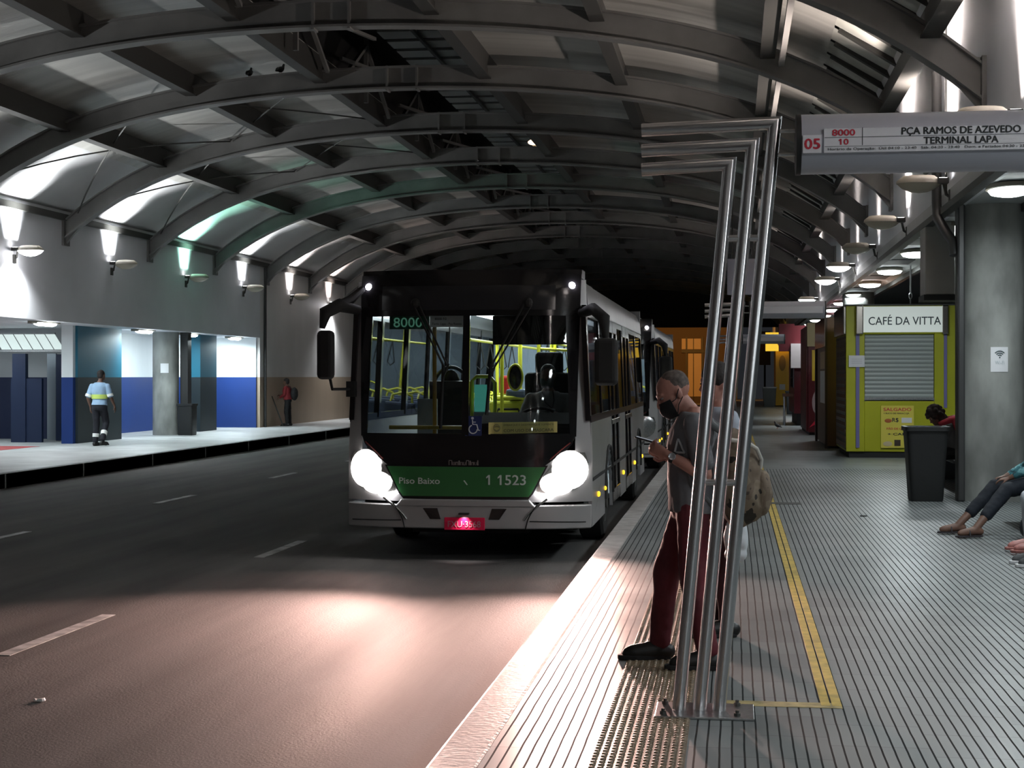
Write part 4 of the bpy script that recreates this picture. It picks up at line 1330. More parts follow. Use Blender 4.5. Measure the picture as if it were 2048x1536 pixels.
mYK = M('bright_yellow_panel', (.80, .47, .02), .4)
k = thing('yellow_kiosk', 'bright yellow kiosk far down the platform with a white emblem on its sign', 'kiosk', (2.3, 88, 0))
MB().box(0, 2.4, 0, 4, .05, 3.3).build('shell', mYK, k)
MB().box(-.55, .75, -.5, .1, 3.0, 4.0).build('sign_box', M('lit_yellow_sign', (.9, .6, .03), .4, emit=.35, ecol=(1, .62, .05)), k)
mb = MB(); mb.ell((.35, -.51, 3.5), .3, .01, .32, n=20, k=12); mb.build('emblem', M('emblem_pink', (.9, .55, .4), .5), k)
mb = MB(); mb.ell((.35, -.02, 2.35), .18, .02, .42, n=16, k=10); mb.build('picture', M('picture_brown', (.35, .2, .05), .5), k)
MB().box(.2, .5, -.02, 0, .9, 1.2).build('picture', mPaper, k)
k = thing('shop_sign', 'small dark red hanging shop sign left of the far yellow kiosk', 'sign', (1.55, 96, 0))
MB().box(0, .65, 0, .3, 2.3, 4.3).build('sign_panel', mRedK, k)
MB().box(.08, .55, -.02, 0, 3.2, 3.8).build('orange_patch', M('orange_patch', (.5, .13, .02), .5), k)
mb = MB().cyl((.32, .15, 0), (.32, .15, 2.3), .06, n=10); mb.build('post', mFixDark, k)

# grey box hanging beside the column, downpipe, wi-fi notice, column poster, drainpipe
t = thing('hanging_box', 'tall grey box hanging from the ceiling left of the concrete column', 'box', (2.97, 24.0, 0))
MB().box(-.22, .20, -.3, .35, 2.80, 3.86).build('box_body', M('grey_enamel', (.34, .33, .31), .5, noise=(1.2, .12)), t, bev=.015)
MB().box(-.24, .30, -.32, .37, 2.72, 2.80).build('box_base', mBlack, t)
tag(MB().tube([(2.70, 22.0, 5.7), (2.70, 22.0, 3.95), (2.705, 21.95, 3.74), (2.80, 21.7, 3.5), (2.85, 21.5, 3.38), (2.86, 21.45, 3.2)], .065, 12).build('downpipe', mDarkPipe, smooth=50), 'dark downpipe bending from the right wall toward the concrete column', 'pipe')
struct(MB().box(2.885, 2.975, 21.3, 21.6, 0, 3.85).build('pillar_conduit', mDarkPipe, bev=.02))
tag(MB().cyl((2.76, 21.5, 4.0), (2.76, 21.5, 6.4), .014, n=8).build('conduit', mDarkPipe), 'thin conduit on the right wall above the route sign', 'conduit')
tag(MB().cyl((XL + .055, 49.7, 0), (XL + .055, 49.7, 5.1), .045, n=10).build('drainpipe', mDarkPipe), 'dark vertical drainpipe on the left wall where the beige dado starts', 'pipe')
def curved_card(name, cx, cy, r, a, w_, z0, z1, mat, label, cat):
    mb = MB()
    f = lambda u, v: (cx + (r + .006) * math.cos(a + (u - .5) * w_ / r), cy + (r + .006) * math.sin(a + (u - .5) * w_ / r), z0 + (z1 - z0) * v)
    mb.sheet(f, 8, 1, back=lambda p: (cx + (p[0] - cx) * .99, cy + (p[1] - cy) * .99, p[2]))
    return tag(mb.build(name, mat), label, cat)
o = curved_card('wifi_notice', 3.36, 21.72, .43, -PI / 2 + .10, .22, 1.68, 2.00, mPaper, 'white notice with a wireless symbol on the concrete column', 'notice')
def on_col(u, z, d=.012):
    a = -PI / 2 + .10 + u / .43
    return (3.36 + (.43 + d) * math.cos(a), 21.72 + (.43 + d) * math.sin(a), z)
mb = MB()
for r in (.03, .055, .08):
    mb.tube([on_col(r * math.sin(q), 1.87 + r * math.cos(q)) for q in [-.8 + 1.6 * i / 8 for i in range(9)]], .006, 6)
mb.ell(on_col(0, 1.868), .009, .009, .009)
mb.build('wireless_symbol', M('symbol_grey', (.12, .16, .17), .5), o)
c_, s_ = math.cos(.10), math.sin(.10)
lettering('Wi-Fi', on_col(0, 1.80, .010), (c_, s_, 0), Z_, .045, M('faint_grey', (.45, .5, .52), .5), o, .12)
curved_card('paper_notice', -15.62, 42.75, .36, -PI / 2 - .05 + .3, .22, 1.72, 1.98, mPaper, 'white paper notice taped on the left concrete column', 'notice')

# restroom entrance on the left: partitions, posts, glass canopy
t = thing('entrance_partition', 'dark navy partition with a taller post at the far left edge', 'partition', (-17.2, 37.35, 0))
MB().box(-.42, .38, 0, .1, 0, 1.57).build('panel', mNavy, t)
MB().box(-.37, -.03, -.03, .13, 0, 2.18).build('post', mNavy, t)
t = thing('entrance_partition', 'dark navy partition between the steel door edge and the teal door', 'partition', (-16.6, 38.4, 0))
MB().box(-.30, .75, 0, .1, 0, 1.57).build('panel', mNavy, t)
MB().box(-.30, .0, -.03, .13, 0, 2.18).build('post', mNavy, t)
MB().box(-.55, -.32, .0, .08, .02, 2.2).build('steel_jamb', M('steel_jamb', (.4, .45, .5), .3, .8), t)
t = thing('glass_canopy', 'sloping frosted canopy of five panes above the navy partitions', 'canopy', (-17.6, 38.5, 0))
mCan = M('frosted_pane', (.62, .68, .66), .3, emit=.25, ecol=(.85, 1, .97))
for i in range(6):
    x0 = -1.05 + i * .28
    MB().prism([(x0, 2.70), (x0 + .245, 2.70), (x0 + .605, 2.30), (x0 + .36, 2.30)], lambda x, z: (x, -(2.7 - z) * .6, z), lambda x, z: (x, -(2.7 - z) * .6 + .02, z)).build('pane', mCan, t)
mb = MB().box(-.75, .98, -.27, -.22, 2.24, 2.29); mb.box(-1.1, .62, -.02, .03, 2.69, 2.73)
mb.build('rail', mChromeS, t)
struct(MB().box(-17.2, -15.9, 33.0, 35.2, 0, .004).build('floor_red_mark', M('red_floor_paint', (.45, .06, .06), .5)))
# building lit by sodium lamps beyond the hall
t = thing('street_building', 'orange lit building front seen far beyond the end of the hall', 'building', (-2.7, 114, 0))
mOr = M('sodium_lit_plaster', (.60, .48, .36), .8)
MB().box(-3.4, 3.0, 0, 2, -.3, 5.6).build('wall', M('brown_plaster', (.10, .075, .055), .8), t)
MB().box(-.9, .45, -.05, 0, 3.55, 4.3).build('lintel_panel', mOr, t)
MB().box(-.45, .48, -.05, 0, .2, 3.25).build('doorway', mOr, t)
mb = MB().box(-.62, -.5, -.1, 0, -.3, 4.4); mb.box(-.9, 1.6, -.12, 0, 3.3, 3.5); mb.box(.5, .62, -.1, 0, -.3, 4.4); mb.box(-.1, -.05, -.1, 0, 0, 4.4)
mb.build('dark_framing', mFixDark, t)

# ------------------------------------------------------------------ people
def skin(name, c): return M(name, c, .55, noise=(9, .12))
mSkinA = skin('skin_light_brown', (.42, .20, .155))
mSkinB = skin('skin_brown', (.16, .085, .06))
mSkinC = skin('skin_pale', (.52, .30, .24))
mHairD = M('dark_hair', (.018, .014, .013), .7, bump=(60, .5))
mShoeB = M('black_shoe', (.008, .008, .008), .5)

def ring_e(c, l, f, a, b, n=20):
    return [c + l * (a * math.cos(q * 2 * PI / n)) + f * (b * math.sin(q * 2 * PI / n)) for q in range(n)]

def torso(mb, J, grow=0.0, z0=-.10, top=1.0, sc=1.0):
    P = (J['hipL'] + J['hipR']) / 2; Nk = J['neck']
    lh = (J['hipL'] - J['hipR']).normalized(); ls = (J['shL'] - J['shR']).normalized()
    u = (Nk - P).normalized(); H_ = (Nk - P).length
    tab = [(-.16, .135, .095, 0), (-.08, .165, .115, -.005), (.05, .165, .118, -.01), (.25, .150, .108, .012), (.45, .150, .108, .015), (.65, .168, .118, .010), (.82, .180, .108, 0), (.93, .150, .080, -.005), (1.0, .085, .062, 0), (1.06, .06, .055, 0)]
    rings = []
    for t, a, b, sh in tab:
        if t * H_ < z0 - 1e-6 or t > top: continue
        l = lh.lerp(ls, max(0, min(1, t))).normalized()
        f = l.cross(u).normalized()
        c = P + u * (t * H_) + f * sh
        bend = J.get('bend')
        if bend is not None: c = c + bend * (math.sin(max(0, min(1, t)) * PI))
        rings.append(ring_e(c, l, f, (a * sc + grow), (b * sc + grow)))
    mb.loft(rings)

def head_geo(mb, c, f, u, s=1.0, ears=True):
    f = f.normalized(); l = u.cross(f).normalized(); u = f.cross(l).normalized()
    E_ = lambda o, a, b, d, n=18, k=12: mb.ell(c + (f * o[0] + l * o[1] + u * o[2]) * s, a * s, b * s, d * s, f, l, u, n, k)
    E_((-.012, 0, .035), .098, .077, .088)          # skull
    E_((.020, 0, -.025), .076, .066, .085)          # face
    E_((.045, 0, -.080), .048, .046, .036)          # jaw
    E_((.078, 0, -.098), .020, .022, .018)          # chin
    E_((.075, 0, .028), .022, .052, .014)           # brow
    mb.limb(c + (f * .088 + u * .015) * s, c + (f * .108 - u * .028) * s, .009 * s, .015 * s, 10)   # nose
    E_((.086, 0, -.062), .014, .026, .008)          # lips
    E_((.086, 0, -.075), .013, .022, .007)
    for q in (-1, 1):
        E_((.062, q * .034, -.03), .02, .02, .018)  # cheek
        if ears:
            E_((-.012, q * .078, -.008), .020, .009, .032, 10, 8)
            E_((-.004, q * .080, -.030), .010, .007, .012, 8, 6)
    return l, u

def hand_geo(mb, w_, d, n, thumb, s=1.0, curl=.45, spread=1.0):
    d = d.normalized(); n = (n - d * n.dot(d)).normalized(); side = d.cross(n).normalized() * thumb
    mb.loft([[w_ + d * t * s + side * (a * s * math.cos(q * PI / 7)) + n * (b * s * math.sin(q * PI / 7)) for q in range(14)] for t, a, b in ((-.015, .024, .018), (.02, .031, .018), (.055, .040, .016), (.088, .040, .013), (.096, .036, .010))])
    for i, (ln, off) in enumerate(((.070, .031), (.080, .0105), (.074, -.0105), (.058, -.031))):
        p = w_ + (d * (.088 - .004 * abs(i - 1)) + side * off * spread) * s
        ang = curl * (.55 + .12 * i)
        for q, fr in enumerate((.45, .31, .24)):
            dd = (d * math.cos(ang) + n * math.sin(ang) + side * (off * 1.2)).normalized()
            p2 = p + dd * (ln * fr * s)
            mb.limb(p, p2, (.0092 - .001 * q) * s, (.0086 - .001 * q) * s, 8)
            p = p2; ang += curl * (1.1 if q == 0 else .8)
    p = w_ + (d * .022 + side * .026 + n * .004) * s
    dd = (d * .62 + side * .70 + n * .25).normalized()
    p2 = p + dd * .040 * s
    mb.limb(p, p2, .0135 * s, .0105 * s, 8)
    d3 = (d * .85 + side * .25 + n * .42).normalized()
    p3 = p2 + d3 * .030 * s
    mb.limb(p2, p3, .0105 * s, .0095 * s, 8)
    mb.limb(p3, p3 + (d3 + n * .2).normalized() * .020 * s, .0095 * s, .008 * s, 8)

def foot_geo(mb, ank, toe, r=.0, s=1.0):
    d = toe - ank; d.z = 0; d.normalize()
    heel = V((ank.x, ank.y, toe.z)) - d * .045 * s
    mb.limb(heel + V((0, 0, .012)), heel + d * .10 * s + V((0, 0, .022)), (.036 + r) * s, (.040 + r) * s)
    mb.limb(heel + d * .08 * s + V((0, 0, .020)), heel + d * .20 * s + V((0, 0, .004)), (.042 + r) * s, (.036 + r) * s)
    mb.limb(heel + d * .18 * s, heel + d * .225 * s, (.036 + r) * s, (.028 + r) * s)
    mb.limb(ank, heel + d * .06 * s + V((0, 0, .03)), (.038 + r) * s, (.04 + r) * s)

def person(label, loc, J, skin_m, shirt=None, trousers=None, shoes=None, hair=None, voxel=.010, s=1.0, sleeve=.55, hem=-.02, legfrac=1.0, group=None, sandals=None, loose=.018, shirt_w=.012, arms=True, rz=0):
    J = {k: (V(v) if isinstance(v, (tuple, list)) else v) for k, v in J.items()}
    t = thing('person', label, 'person', loc, rz, group)
    u = J.get('up', V((0, 0, 1)))
    mb = MB()
    torso(mb, J, 0, -.1, 1.06, .93)
    head_geo(mb, J['head'], J['face'], u, s)
    mb.limb(J['neck'] - V((0, 0, .03)), J['head'] - J['face'].normalized() * .02 - u * .05, .056 * s, .052 * s)
    for q in 'LR':
        sgn = 1 if q == 'L' else -1
        mb.limb(J['neck'] + V((0, 0, -.05)), J['sh' + q], .05 * s, .050 * s)
        mb.limb(J['sh' + q], J['el' + q], .050 * s, .038 * s)
        e, w_ = J['el' + q], J['wr' + q]
        mid = e.lerp(w_, .3)
        mb.limb(e, mid, .038 * s, .040 * s); mb.limb(mid, w_, .040 * s, .026 * s)
        hand_geo(mb, w_, J['hd' + q], J['pn' + q], J.get('th' + q, sgn), s, J.get('cu' + q, .45))
        mb.limb(J['hip' + q], J['kn' + q], .082 * s, .055 * s)
        k_, a_ = J['kn' + q], J['an' + q]
        mid = k_.lerp(a_, .3)
        mb.limb(k_, mid, .052 * s, .056 * s); mb.limb(mid, a_, .055 * s, .036 * s)
        foot_geo(mb, a_, J['to' + q], 0 if sandals else -.006, s)
    body = blob(mb, 'body', skin_m, t, voxel, 2)
    if shirt:
        mb = MB()
        torso(mb, J, shirt_w, hem, 1.0)
        for q in 'LR':
            mb.limb(J['neck'] + V((0, 0, -.07)), J['sh' + q], .055 * s, .058 * s)
            if sleeve > 1:
                mb.limb(J['sh' + q], J['el' + q], .062 * s, .052 * s)
                mb.limb(J['el' + q], J['el' + q].lerp(J['wr' + q], sleeve - 1), .052 * s, .040 * s)
            else:
                mb.limb(J['sh' + q], J['sh' + q].lerp(J['el' + q], sleeve), .062 * s, .064 * s)
        blob(mb, shirt[0], shirt[1], t, max(voxel, .010), 4, .014)
    if trousers:
        mb = MB()
        torso(mb, J, .006, -.3, .10)
        for q in 'LR':
            h, k_, a_ = J['hip' + q], J['kn' + q], J['an' + q]
            mb.limb(h, k_, .096 * s, (.062 + loose) * s)
            end = k_.lerp(a_, legfrac * .97)
            mb.limb(k_, end, (.060 + loose) * s, (.044 + loose) * s)
        blob(mb, trousers[0], trousers[1], t, max(voxel, .010), 4, .016)
    for q in 'LR':
        if shoes:
            mb = MB(); foot_geo(mb, J['an' + q] - V((0, 0, .01)), J['to' + q], .010, s)
            sh = blob(mb, 'shoe', shoes[0], t, .008, 3)
            sole_d = J['to' + q] - J['an' + q]; sole_d.z = 0; sole_d.normalize()
            hl = V((J['an' + q].x, J['an' + q].y, 0)) - sole_d * .06 * s
            sd = V((-sole_d.y, sole_d.x, 0))
            z_ = J['to' + q].z - .034
            prof = ((0, .030), (.03, .042), (.10, .040), (.20, .050), (.27, .040), (.302, .018))
            pts = [hl + sole_d * a * s + sd * b * s for a, b in prof] + [hl + sole_d * a * s - sd * b * s for a, b in reversed(prof)]
            MB().prism([(p.x, p.y) for p in pts], lambda x, y: (x, y, z_), lambda x, y: (x, y, z_ + .028)).build('sole', shoes[1], sh, bev=.006)
        if sandals:
            sole_d = J['to' + q] - J['an' + q]; sole_d.z = 0; sole_d.normalize()
            hl = V((J['an' + q].x, J['an' + q].y, 0)) - sole_d * .06 * s
            sd = V((-sole_d.y, sole_d.x, 0)); z_ = J['to' + q].z - .040
            prof = ((0, .030), (.03, .040), (.10, .038), (.20, .046), (.26, .036), (.285, .016))
            pts = [hl + sole_d * a * s + sd * b * s for a, b in prof] + [hl + sole_d * a * s - sd * b * s for a, b in reversed(prof)]
            so = MB().prism([(p.x, p.y) for p in pts], lambda x, y: (x, y, z_), lambda x, y: (x, y, z_ + .018)).build('sandal', sandals, t, bev=.004)
            c = hl + sole_d * .15 * s
            MB().tube([c + sd * .046 + V((0, 0, z_ + .01)), c + sd * .03 + V((0, 0, z_ + .065)), c + V((0, 0, z_ + .078)), c - sd * .03 + V((0, 0, z_ + .065)), c - sd * .046 + V((0, 0, z_ + .01))], .009, 8).build('strap', sandals, so, smooth=60)
    f = J['face'].normalized(); l = u.cross(f).normalized(); uu = f.cross(l).normalized()
    if hair:
        kind, hm = hair
        mb = MB()
        c = J['head']
        E_ = lambda o, a, b, d: mb.ell(c + (f * o[0] + l * o[1] + uu * o[2]) * s, a * s, b * s, d * s, f, l, uu, 18, 12)
        if kind == 'buzz':
            E_((-.024, 0, .046), .092, .077, .083)
        elif kind == 'short':
            E_((-.026, 0, .052), .098, .084, .086); E_((-.05, 0, .0), .062, .078, .075)
        elif kind == 'long':
            E_((-.022, 0, .045), .108, .094, .096); E_((-.06, 0, -.04), .06, .092, .12); E_((-.07, 0, -.15), .05, .085, .10)
        elif kind == 'curly':
            rr = random.Random(3)
            E_((-.03, 0, .03), .115, .115, .115)
            for i in range(40):
                a = rr.uniform(0, 2 * PI); b = rr.uniform(-.7, 1.4)
                mb.ell(c + (f * (-.03 + .115 * math.cos(a) * math.cos(b)) + l * (.115 * math.sin(a) * math.cos(b)) + uu * (.03 + .11 * math.sin(b))) * s, .036, .036, .036, n=8, k=6)
            E_((-.05, 0, -.1), .09, .11, .1)
        blob(mb, 'hair', hm, t, .010, 2, .01)
    # eyes
    for q in (-1, 1):
        e = J['head'] + (f * .079 + l * q * .031 + uu * .008) * s
        ey = MB().ell(e, .011 * s, .014 * s, .006 * s, f, l, uu, 12, 8).build('eye', bpy.data.materials.get('eye_white') or M('eye_white', (.22, .2, .19), .5), t, smooth=60)
        MB().ell(e + f * .0075 * s, .005 * s, .006 * s, .0055 * s, f, l, uu, 10, 6).build('iris', mInk, ey)
    t['_'] = 1
    del t['_']
    return t, J

def face_mask(t, J, mat, s=1.0):
    f = J['face'].normalized(); u = J.get('up', V((0, 0, 1))); l = u.cross(f).normalized(); uu = f.cross(l).normalized()
    c = J['head']
    def fn(a, b):
        q = (a - .5) * 2.3
        z = -.118 + .105 * b
        r = .082 + .018 * math.sin(b * PI) * max(0, math.cos(q))
        rf = .100 + .022 * math.sin(min(1, b * 1.1) * PI) * max(0, math.cos(q * 1.2))
        k = .80 + .20 * b
        return c + (f * (rf * math.cos(q) * k + .008) + l * (r * math.sin(q) * (.80 + .2 * b)) + uu * z) * s
    mb = MB().sheet(fn, 16, 8, back=lambda p: p - (p - c).normalized() * .004)
    m = mb.build('face_mask', mat, t, smooth=60)
    for q in (-1, 1):
        for z in (-.03, -.10):
            p0 = c + (f * .045 + l * q * .082 + uu * z) * s
            MB().tube([p0, c + (f * .02 + l * q * .086 + uu * (z * .5 - .01)) * s, c + (f * -.02 + l * q * .090 + uu * (.02 if z > -.05 else -.03)) * s], .0028, 6).build('ear_loop', mat, m)
    return m

# --- man with a phone behind the steel post (facing left, a little toward the camera)
mTee = M('grey_tshirt', (.13, .13, .14), .8, noise=(4, .2))
mMaroon = M('maroon_trousers', (.105, .012, .020), .75, noise=(5, .25))
mBlackCloth = M('black_cloth', (.008, .008, .009), .8)
f_ = V((-.80, -.22, -.42))
J1 = dict(hipL=(.08, -.09, .90), hipR=(.06, .09, .90), neck=(.085, 0, 1.42), head=(-.03, -.01, 1.522), face=f_, up=V((-.40, -.06, .90)).normalized(),
          shL=(.09, -.185, 1.36), shR=(.08, .185, 1.36), elL=(.15, -.22, 1.08), elR=(.10, .21, 1.06), wrL=(-.055, -.175, 1.185), wrR=(-.07, .06, 1.165),
          hdL=V((-.85, .30, .42)), hdR=V((-.85, -.35, .45)), pnL=V((.3, .8, .35)), pnR=V((.3, -.8, .35)), thL=1, thR=-1, cuL=.62, cuR=.62,
          knL=(.08, -.12, .50), knR=(-.075, .11, .50), anL=(.165, -.15, .10), anR=(-.115, .14, .10), toL=(.0, -.17, .036), toR=(-.30, .11, .036))
man, J1 = person('person in grey t-shirt and maroon trousers reading a phone behind the nearest steel post', (-.30, 9.05, 0), J1, mSkinA,
                 ('t_shirt', mTee), ('trousers', mMaroon), (mShoeB, mBlackCloth), ('buzz', M('stubble_hair', (.11, .085, .075), .8, noise=(60, .4))), voxel=.0065, sleeve=.75, hem=-.07, shirt_w=.022)
face_mask(man, J1, mBlackCloth)
n = 20
wv = J1['wrL'] - J1['elL']; wv.normalize()
wc = J1['wrL'] - wv * .03
a_ = wv.orthogonal().normalized(); b_ = wv.cross(a_)
wt = MB().loft([[wc + wv * q + (a_ * math.cos(k * 2 * PI / n) + b_ * math.sin(k * 2 * PI / n)) * r for k in range(n)] for q, r in ((-.011, .029), (-.011, .033), (.011, .033), (.011, .029))]).build('wrist_watch', mBlackCloth, man, smooth=40)
wn = V((-.1, -1, .25)).normalized()
wn = (wn - wv * wn.dot(wv)).normalized(); wx = wn.cross(wv)
MB().loft([[wc + wn * q + (wv * math.cos(k * 2 * PI / n) + wx * math.sin(k * 2 * PI / n)) * r for k in range(n)] for q, r in ((.030, .020), (.040, .021), (.042, .018), (.040, .015))]).build('watch_dial', M('watch_silver', (.5, .5, .52), .25, .6), wt, smooth=40)
tee = [c for c in man.children if c.name.startswith('t_shirt')][0]
def on_tee(p, off=.004):
    ok, q, nrm, _ = tee.closest_point_on_mesh(V(p))
    return q + nrm * off
mb = MB()
c0, c1, c2 = (-.02, -.14, 1.20), (.04, -.17, 1.20), (.005, -.16, 1.275)
for k in range(3):
    a, b = ((c0, c1), (c1, c2), (c2, c0))[k]
    mb.tube([on_tee(V(a).lerp(V(b), i / 6)) for i in range(7)], .006, 6)
mb.build('shirt_print', M('print_grey', (.42, .43, .44), .7), man)
ph = tag(MB().obox((-.475, 8.985, 1.262), (-.82, .1, .22), (0, 1, 0), (.22, 0, .82), .072, .036, .005).build('phone', M('phone_black', (.012, .012, .014), .25), bev=.004), 'dark phone held in both hands by the person behind the steel post', 'phone')
MB().obox((-.4735, 8.985, 1.2676), (-.82, .1, .22), (0, 1, 0), (.22, 0, .82), .066, .032, .0008).build('screen', M('phone_screen', (.1, .1, .12), .2, emit=.12, ecol=(.7, .75, .85)), ph)

# camouflage backpack
mCamo = camo_material('camouflage', [(.065, .048, .036), (.15, .11, .078), (.20, .155, .11), (.03, .026, .02)], 9)
bp = thing('backpack', 'brown camouflage backpack on the back of the person with the phone', 'backpack', (-.06, 9.05, .80))
mb = MB()
mb.ell((.09, 0, .24), .13, .17, .27, n=20, k=14); mb.ell((.13, 0, .16), .135, .16, .16, n=18, k=12); mb.ell((.06, 0, .40), .09, .14, .13)
blob(mb, 'main_bag', mCamo, bp, .012, 3, .03)
mb = MB(); mb.ell((.22, 0, .17), .06, .125, .13)
blob(mb, 'front_pocket', mCamo, bp, .010, 3, .02)
mb = MB().tube([(.04, -.14, .47), (.13, -.13, .46), (.19, -.10, .42), (.215, -.06, .36), (.21, -.05, .31)], .012, 8)
mb.build('pale_trim', M('strap_pale', (.50, .48, .44), .6), bp, smooth=60)
mb = MB().tube([(.02, -.11, .50), (-.07, -.13, .565), (-.16, -.15, .545), (-.215, -.15, .44), (-.16, -.17, .22), (-.02, -.14, .08)], [.02, .025, .026, .025, .02, .014], 8)
mb.build('strap', M('strap_grey', (.10, .11, .115), .75), bp, smooth=60)
mb = MB().tube([(.02, .11, .50), (-.07, .13, .565), (-.16, .15, .545), (-.215, .15, .44), (-.16, .17, .22), (-.02, .14, .08)], [.02, .025, .026, .025, .02, .014], 8)
mb.build('strap', bpy.data.materials['strap_grey'], bp, smooth=60)
# --- woman behind him
J2 = dict(hipL=(.02, -.07, .90), hipR=(-.0, .07, .90), neck=(.0, 0, 1.43), head=(-.02, -.0, 1.575), face=V((-.8, -.5, -.1)), shL=(.07, -.16, 1.36), shR=(-.04, .17, 1.36),
          elL=(.12, -.18, 1.10), elR=(.02, .2, 1.1), wrL=(.10, -.20, .86), wrR=(-.05, .2, .88), hdL=V((0, -.1, -1)), hdR=V((-.2, 0, -1)), pnL=V((0, 1, 0)), pnR=V((0, -1, 0)), cuL=1.0,
          knL=(.03, -.07, .49), knR=(0, .07, .49), anL=(.05, -.07, .09), anR=(.01, .07, .09), toL=(-.09, -.12, .036), toR=(-.13, .02, .036))
person('dark-haired person in pale grey-blue shirt, mostly hidden behind the steel tubes and the phone reader', (-.09, 10.1, 0), J2, mSkinA, ('shirt', M('pale_blue_shirt', (.36, .40, .47), .8)), ('trousers', M('dark_maroon', (.05, .012, .016), .8)),
       (mShoeB, mBlackCloth), ('long', mHairD), voxel=.012, sleeve=.7, loose=.004)
mb = MB(); mb.ell((0, 0, -.17), .075, .05, .15, n=16, k=10); mb.ell((0, 0, -.26), .07, .05, .06); mb.limb((0, 0, -.02), (0, 0, .04), .022, .012)
o = blob(mb, 'plastic_bag', M('white_plastic', (.62, .66, .70), .35), None, .008, 2, .02); o.location = (.02, 9.85, .80)
tag(o, 'white plastic bag hanging behind the right-hand steel tube', 'bag')

# --- station worker walking on the left platform, seen from behind
mBlueSh = M('light_blue_shirt', (.30, .44, .62), .8, noise=(6, .1))
mNavyT = M('navy_trousers', (.010, .011, .018), .8)
J3 = dict(hipL=(-.09, 0, .92), hipR=(.09, 0, .92), neck=(0, .03, 1.48), head=(.03, .06, 1.64), face=V((.35, 1, 0)), shL=(-.19, .02, 1.40), shR=(.19, .02, 1.40), elL=(-.27, -.03, 1.13), elR=(.27, .02, 1.14),
          wrL=(-.24, .06, .90), wrR=(.32, .14, .92), hdL=V((0, .1, -1)), hdR=V((.12, .2, -1)), pnL=V((1, 0, 0)), pnR=V((-1, 0, 0)),
          knL=(-.09, .05, .50), knR=(.11, .14, .54), anL=(-.10, .0, .09), anR=(.14, -.16, .15), toL=(-.09, .16, .036), toR=(.17, -.03, .055))
wk, J3 = person('person in light blue work shirt with reflective bands walking past the teal door', (-14.66, 35.7, 0), J3, mSkinB, ('work_shirt', mBlueSh), ('trousers', mNavyT), (mShoeB, mBlackCloth), ('short', mHairD), voxel=.012, sleeve=.85, hem=-.02, shirt_w=.024)
mRefl = M('reflective_white', (.85, .86, .84), .4)
mHiVis = M('hi_vis_yellow', (.55, .70, .16), .5)
def band(a, b, r0, r1, t0, t1, mat, par, nm):
    a = V(a); b = V(b); d = (b - a).normalized(); p = d.orthogonal().normalized(); q = d.cross(p)
    n = 20
    rg = lambda t, r: [a.lerp(b, t) + (p * math.cos(k * 2 * PI / n) + q * math.sin(k * 2 * PI / n)) * r for k in range(n)]
    MB().loft([rg(t0, r0 - .02), rg(t0, r0), rg(t1, r1), rg(t1, r1 - .02)]).build(nm, mat, par, smooth=40)
for q in 'LR':
    band(J3['sh' + q], J3['el' + q], .074, .074, .72, .94, mRefl, wk, 'sleeve_band')
    band(J3['kn' + q], J3['an' + q], .078, .073, .52, .72, mRefl, wk, 'leg_band')
mb = MB().loft([ring_e(V((0, .018, z)), V((1, 0, 0)), V((0, 1, 0)), .188 + g, .146 + g) for z, g in ((1.10, -.02), (1.10, 0), (1.20, 0), (1.20, -.02))])
mb.build('waist_band', mHiVis, wk, smooth=40)

# --- sweeper in a red jacket further on
J4 = dict(hipL=(.02, -.08, .84), hipR=(.0, .08, .84), neck=(-.02, 0, 1.31), head=(-.05, 0, 1.43), face=V((-1, .15, -.2)), shL=(-.02, -.17, 1.25), shR=(-.02, .17, 1.25), elL=(-.06, -.2, 1.02), elR=(-.08, .2, 1.02),
          wrL=(-.24, -.1, .92), wrR=(-.25, .08, 1.0), hdL=V((-1, .2, -.1)), hdR=V((-1, -.2, 0)), pnL=V((0, .6, -.5)), pnR=V((0, -.6, -.5)), cuL=1.0, cuR=1.0,
          knL=(-.02, -.08, .46), knR=(.02, .08, .46), anL=(.02, -.08, .09), anR=(.05, .09, .09), toL=(-.13, -.08, .036), toR=(-.1, .09, .036))
rd, J4 = person('person in dark red jacket leaning on a stick by the beige wall', (-14.45, 50.9, 0), J4, mSkinB, ('jacket', M('red_jacket', (.20, .015, .02), .8)), ('trousers', mBlackCloth), (mShoeB, mBlackCloth), ('short', mHairD), voxel=.014, sleeve=1.8, shirt_w=.03)
bk = thing('backpack', 'black backpack worn by the person in the red jacket', 'backpack', (-14.27, 50.9, .93))
mb = MB(); mb.ell((.05, 0, .12), .12, .17, .22); blob(mb, 'main_bag', mBlackCloth, bk, .015, 3, .02)
MB().tube([(-.02, -.1, .3), (-.12, -.12, .37), (-.26, -.13, .28), (-.2, -.15, .0)], .016, 6).build('strap', mBlackCloth, bk)
tag(MB().cyl((-14.52, 50.6, .02), (-14.86, 50.5, .98), .02, n=8).build('stick', mFixDark), 'long dark stick leaning beside the person in the red jacket', 'stick')

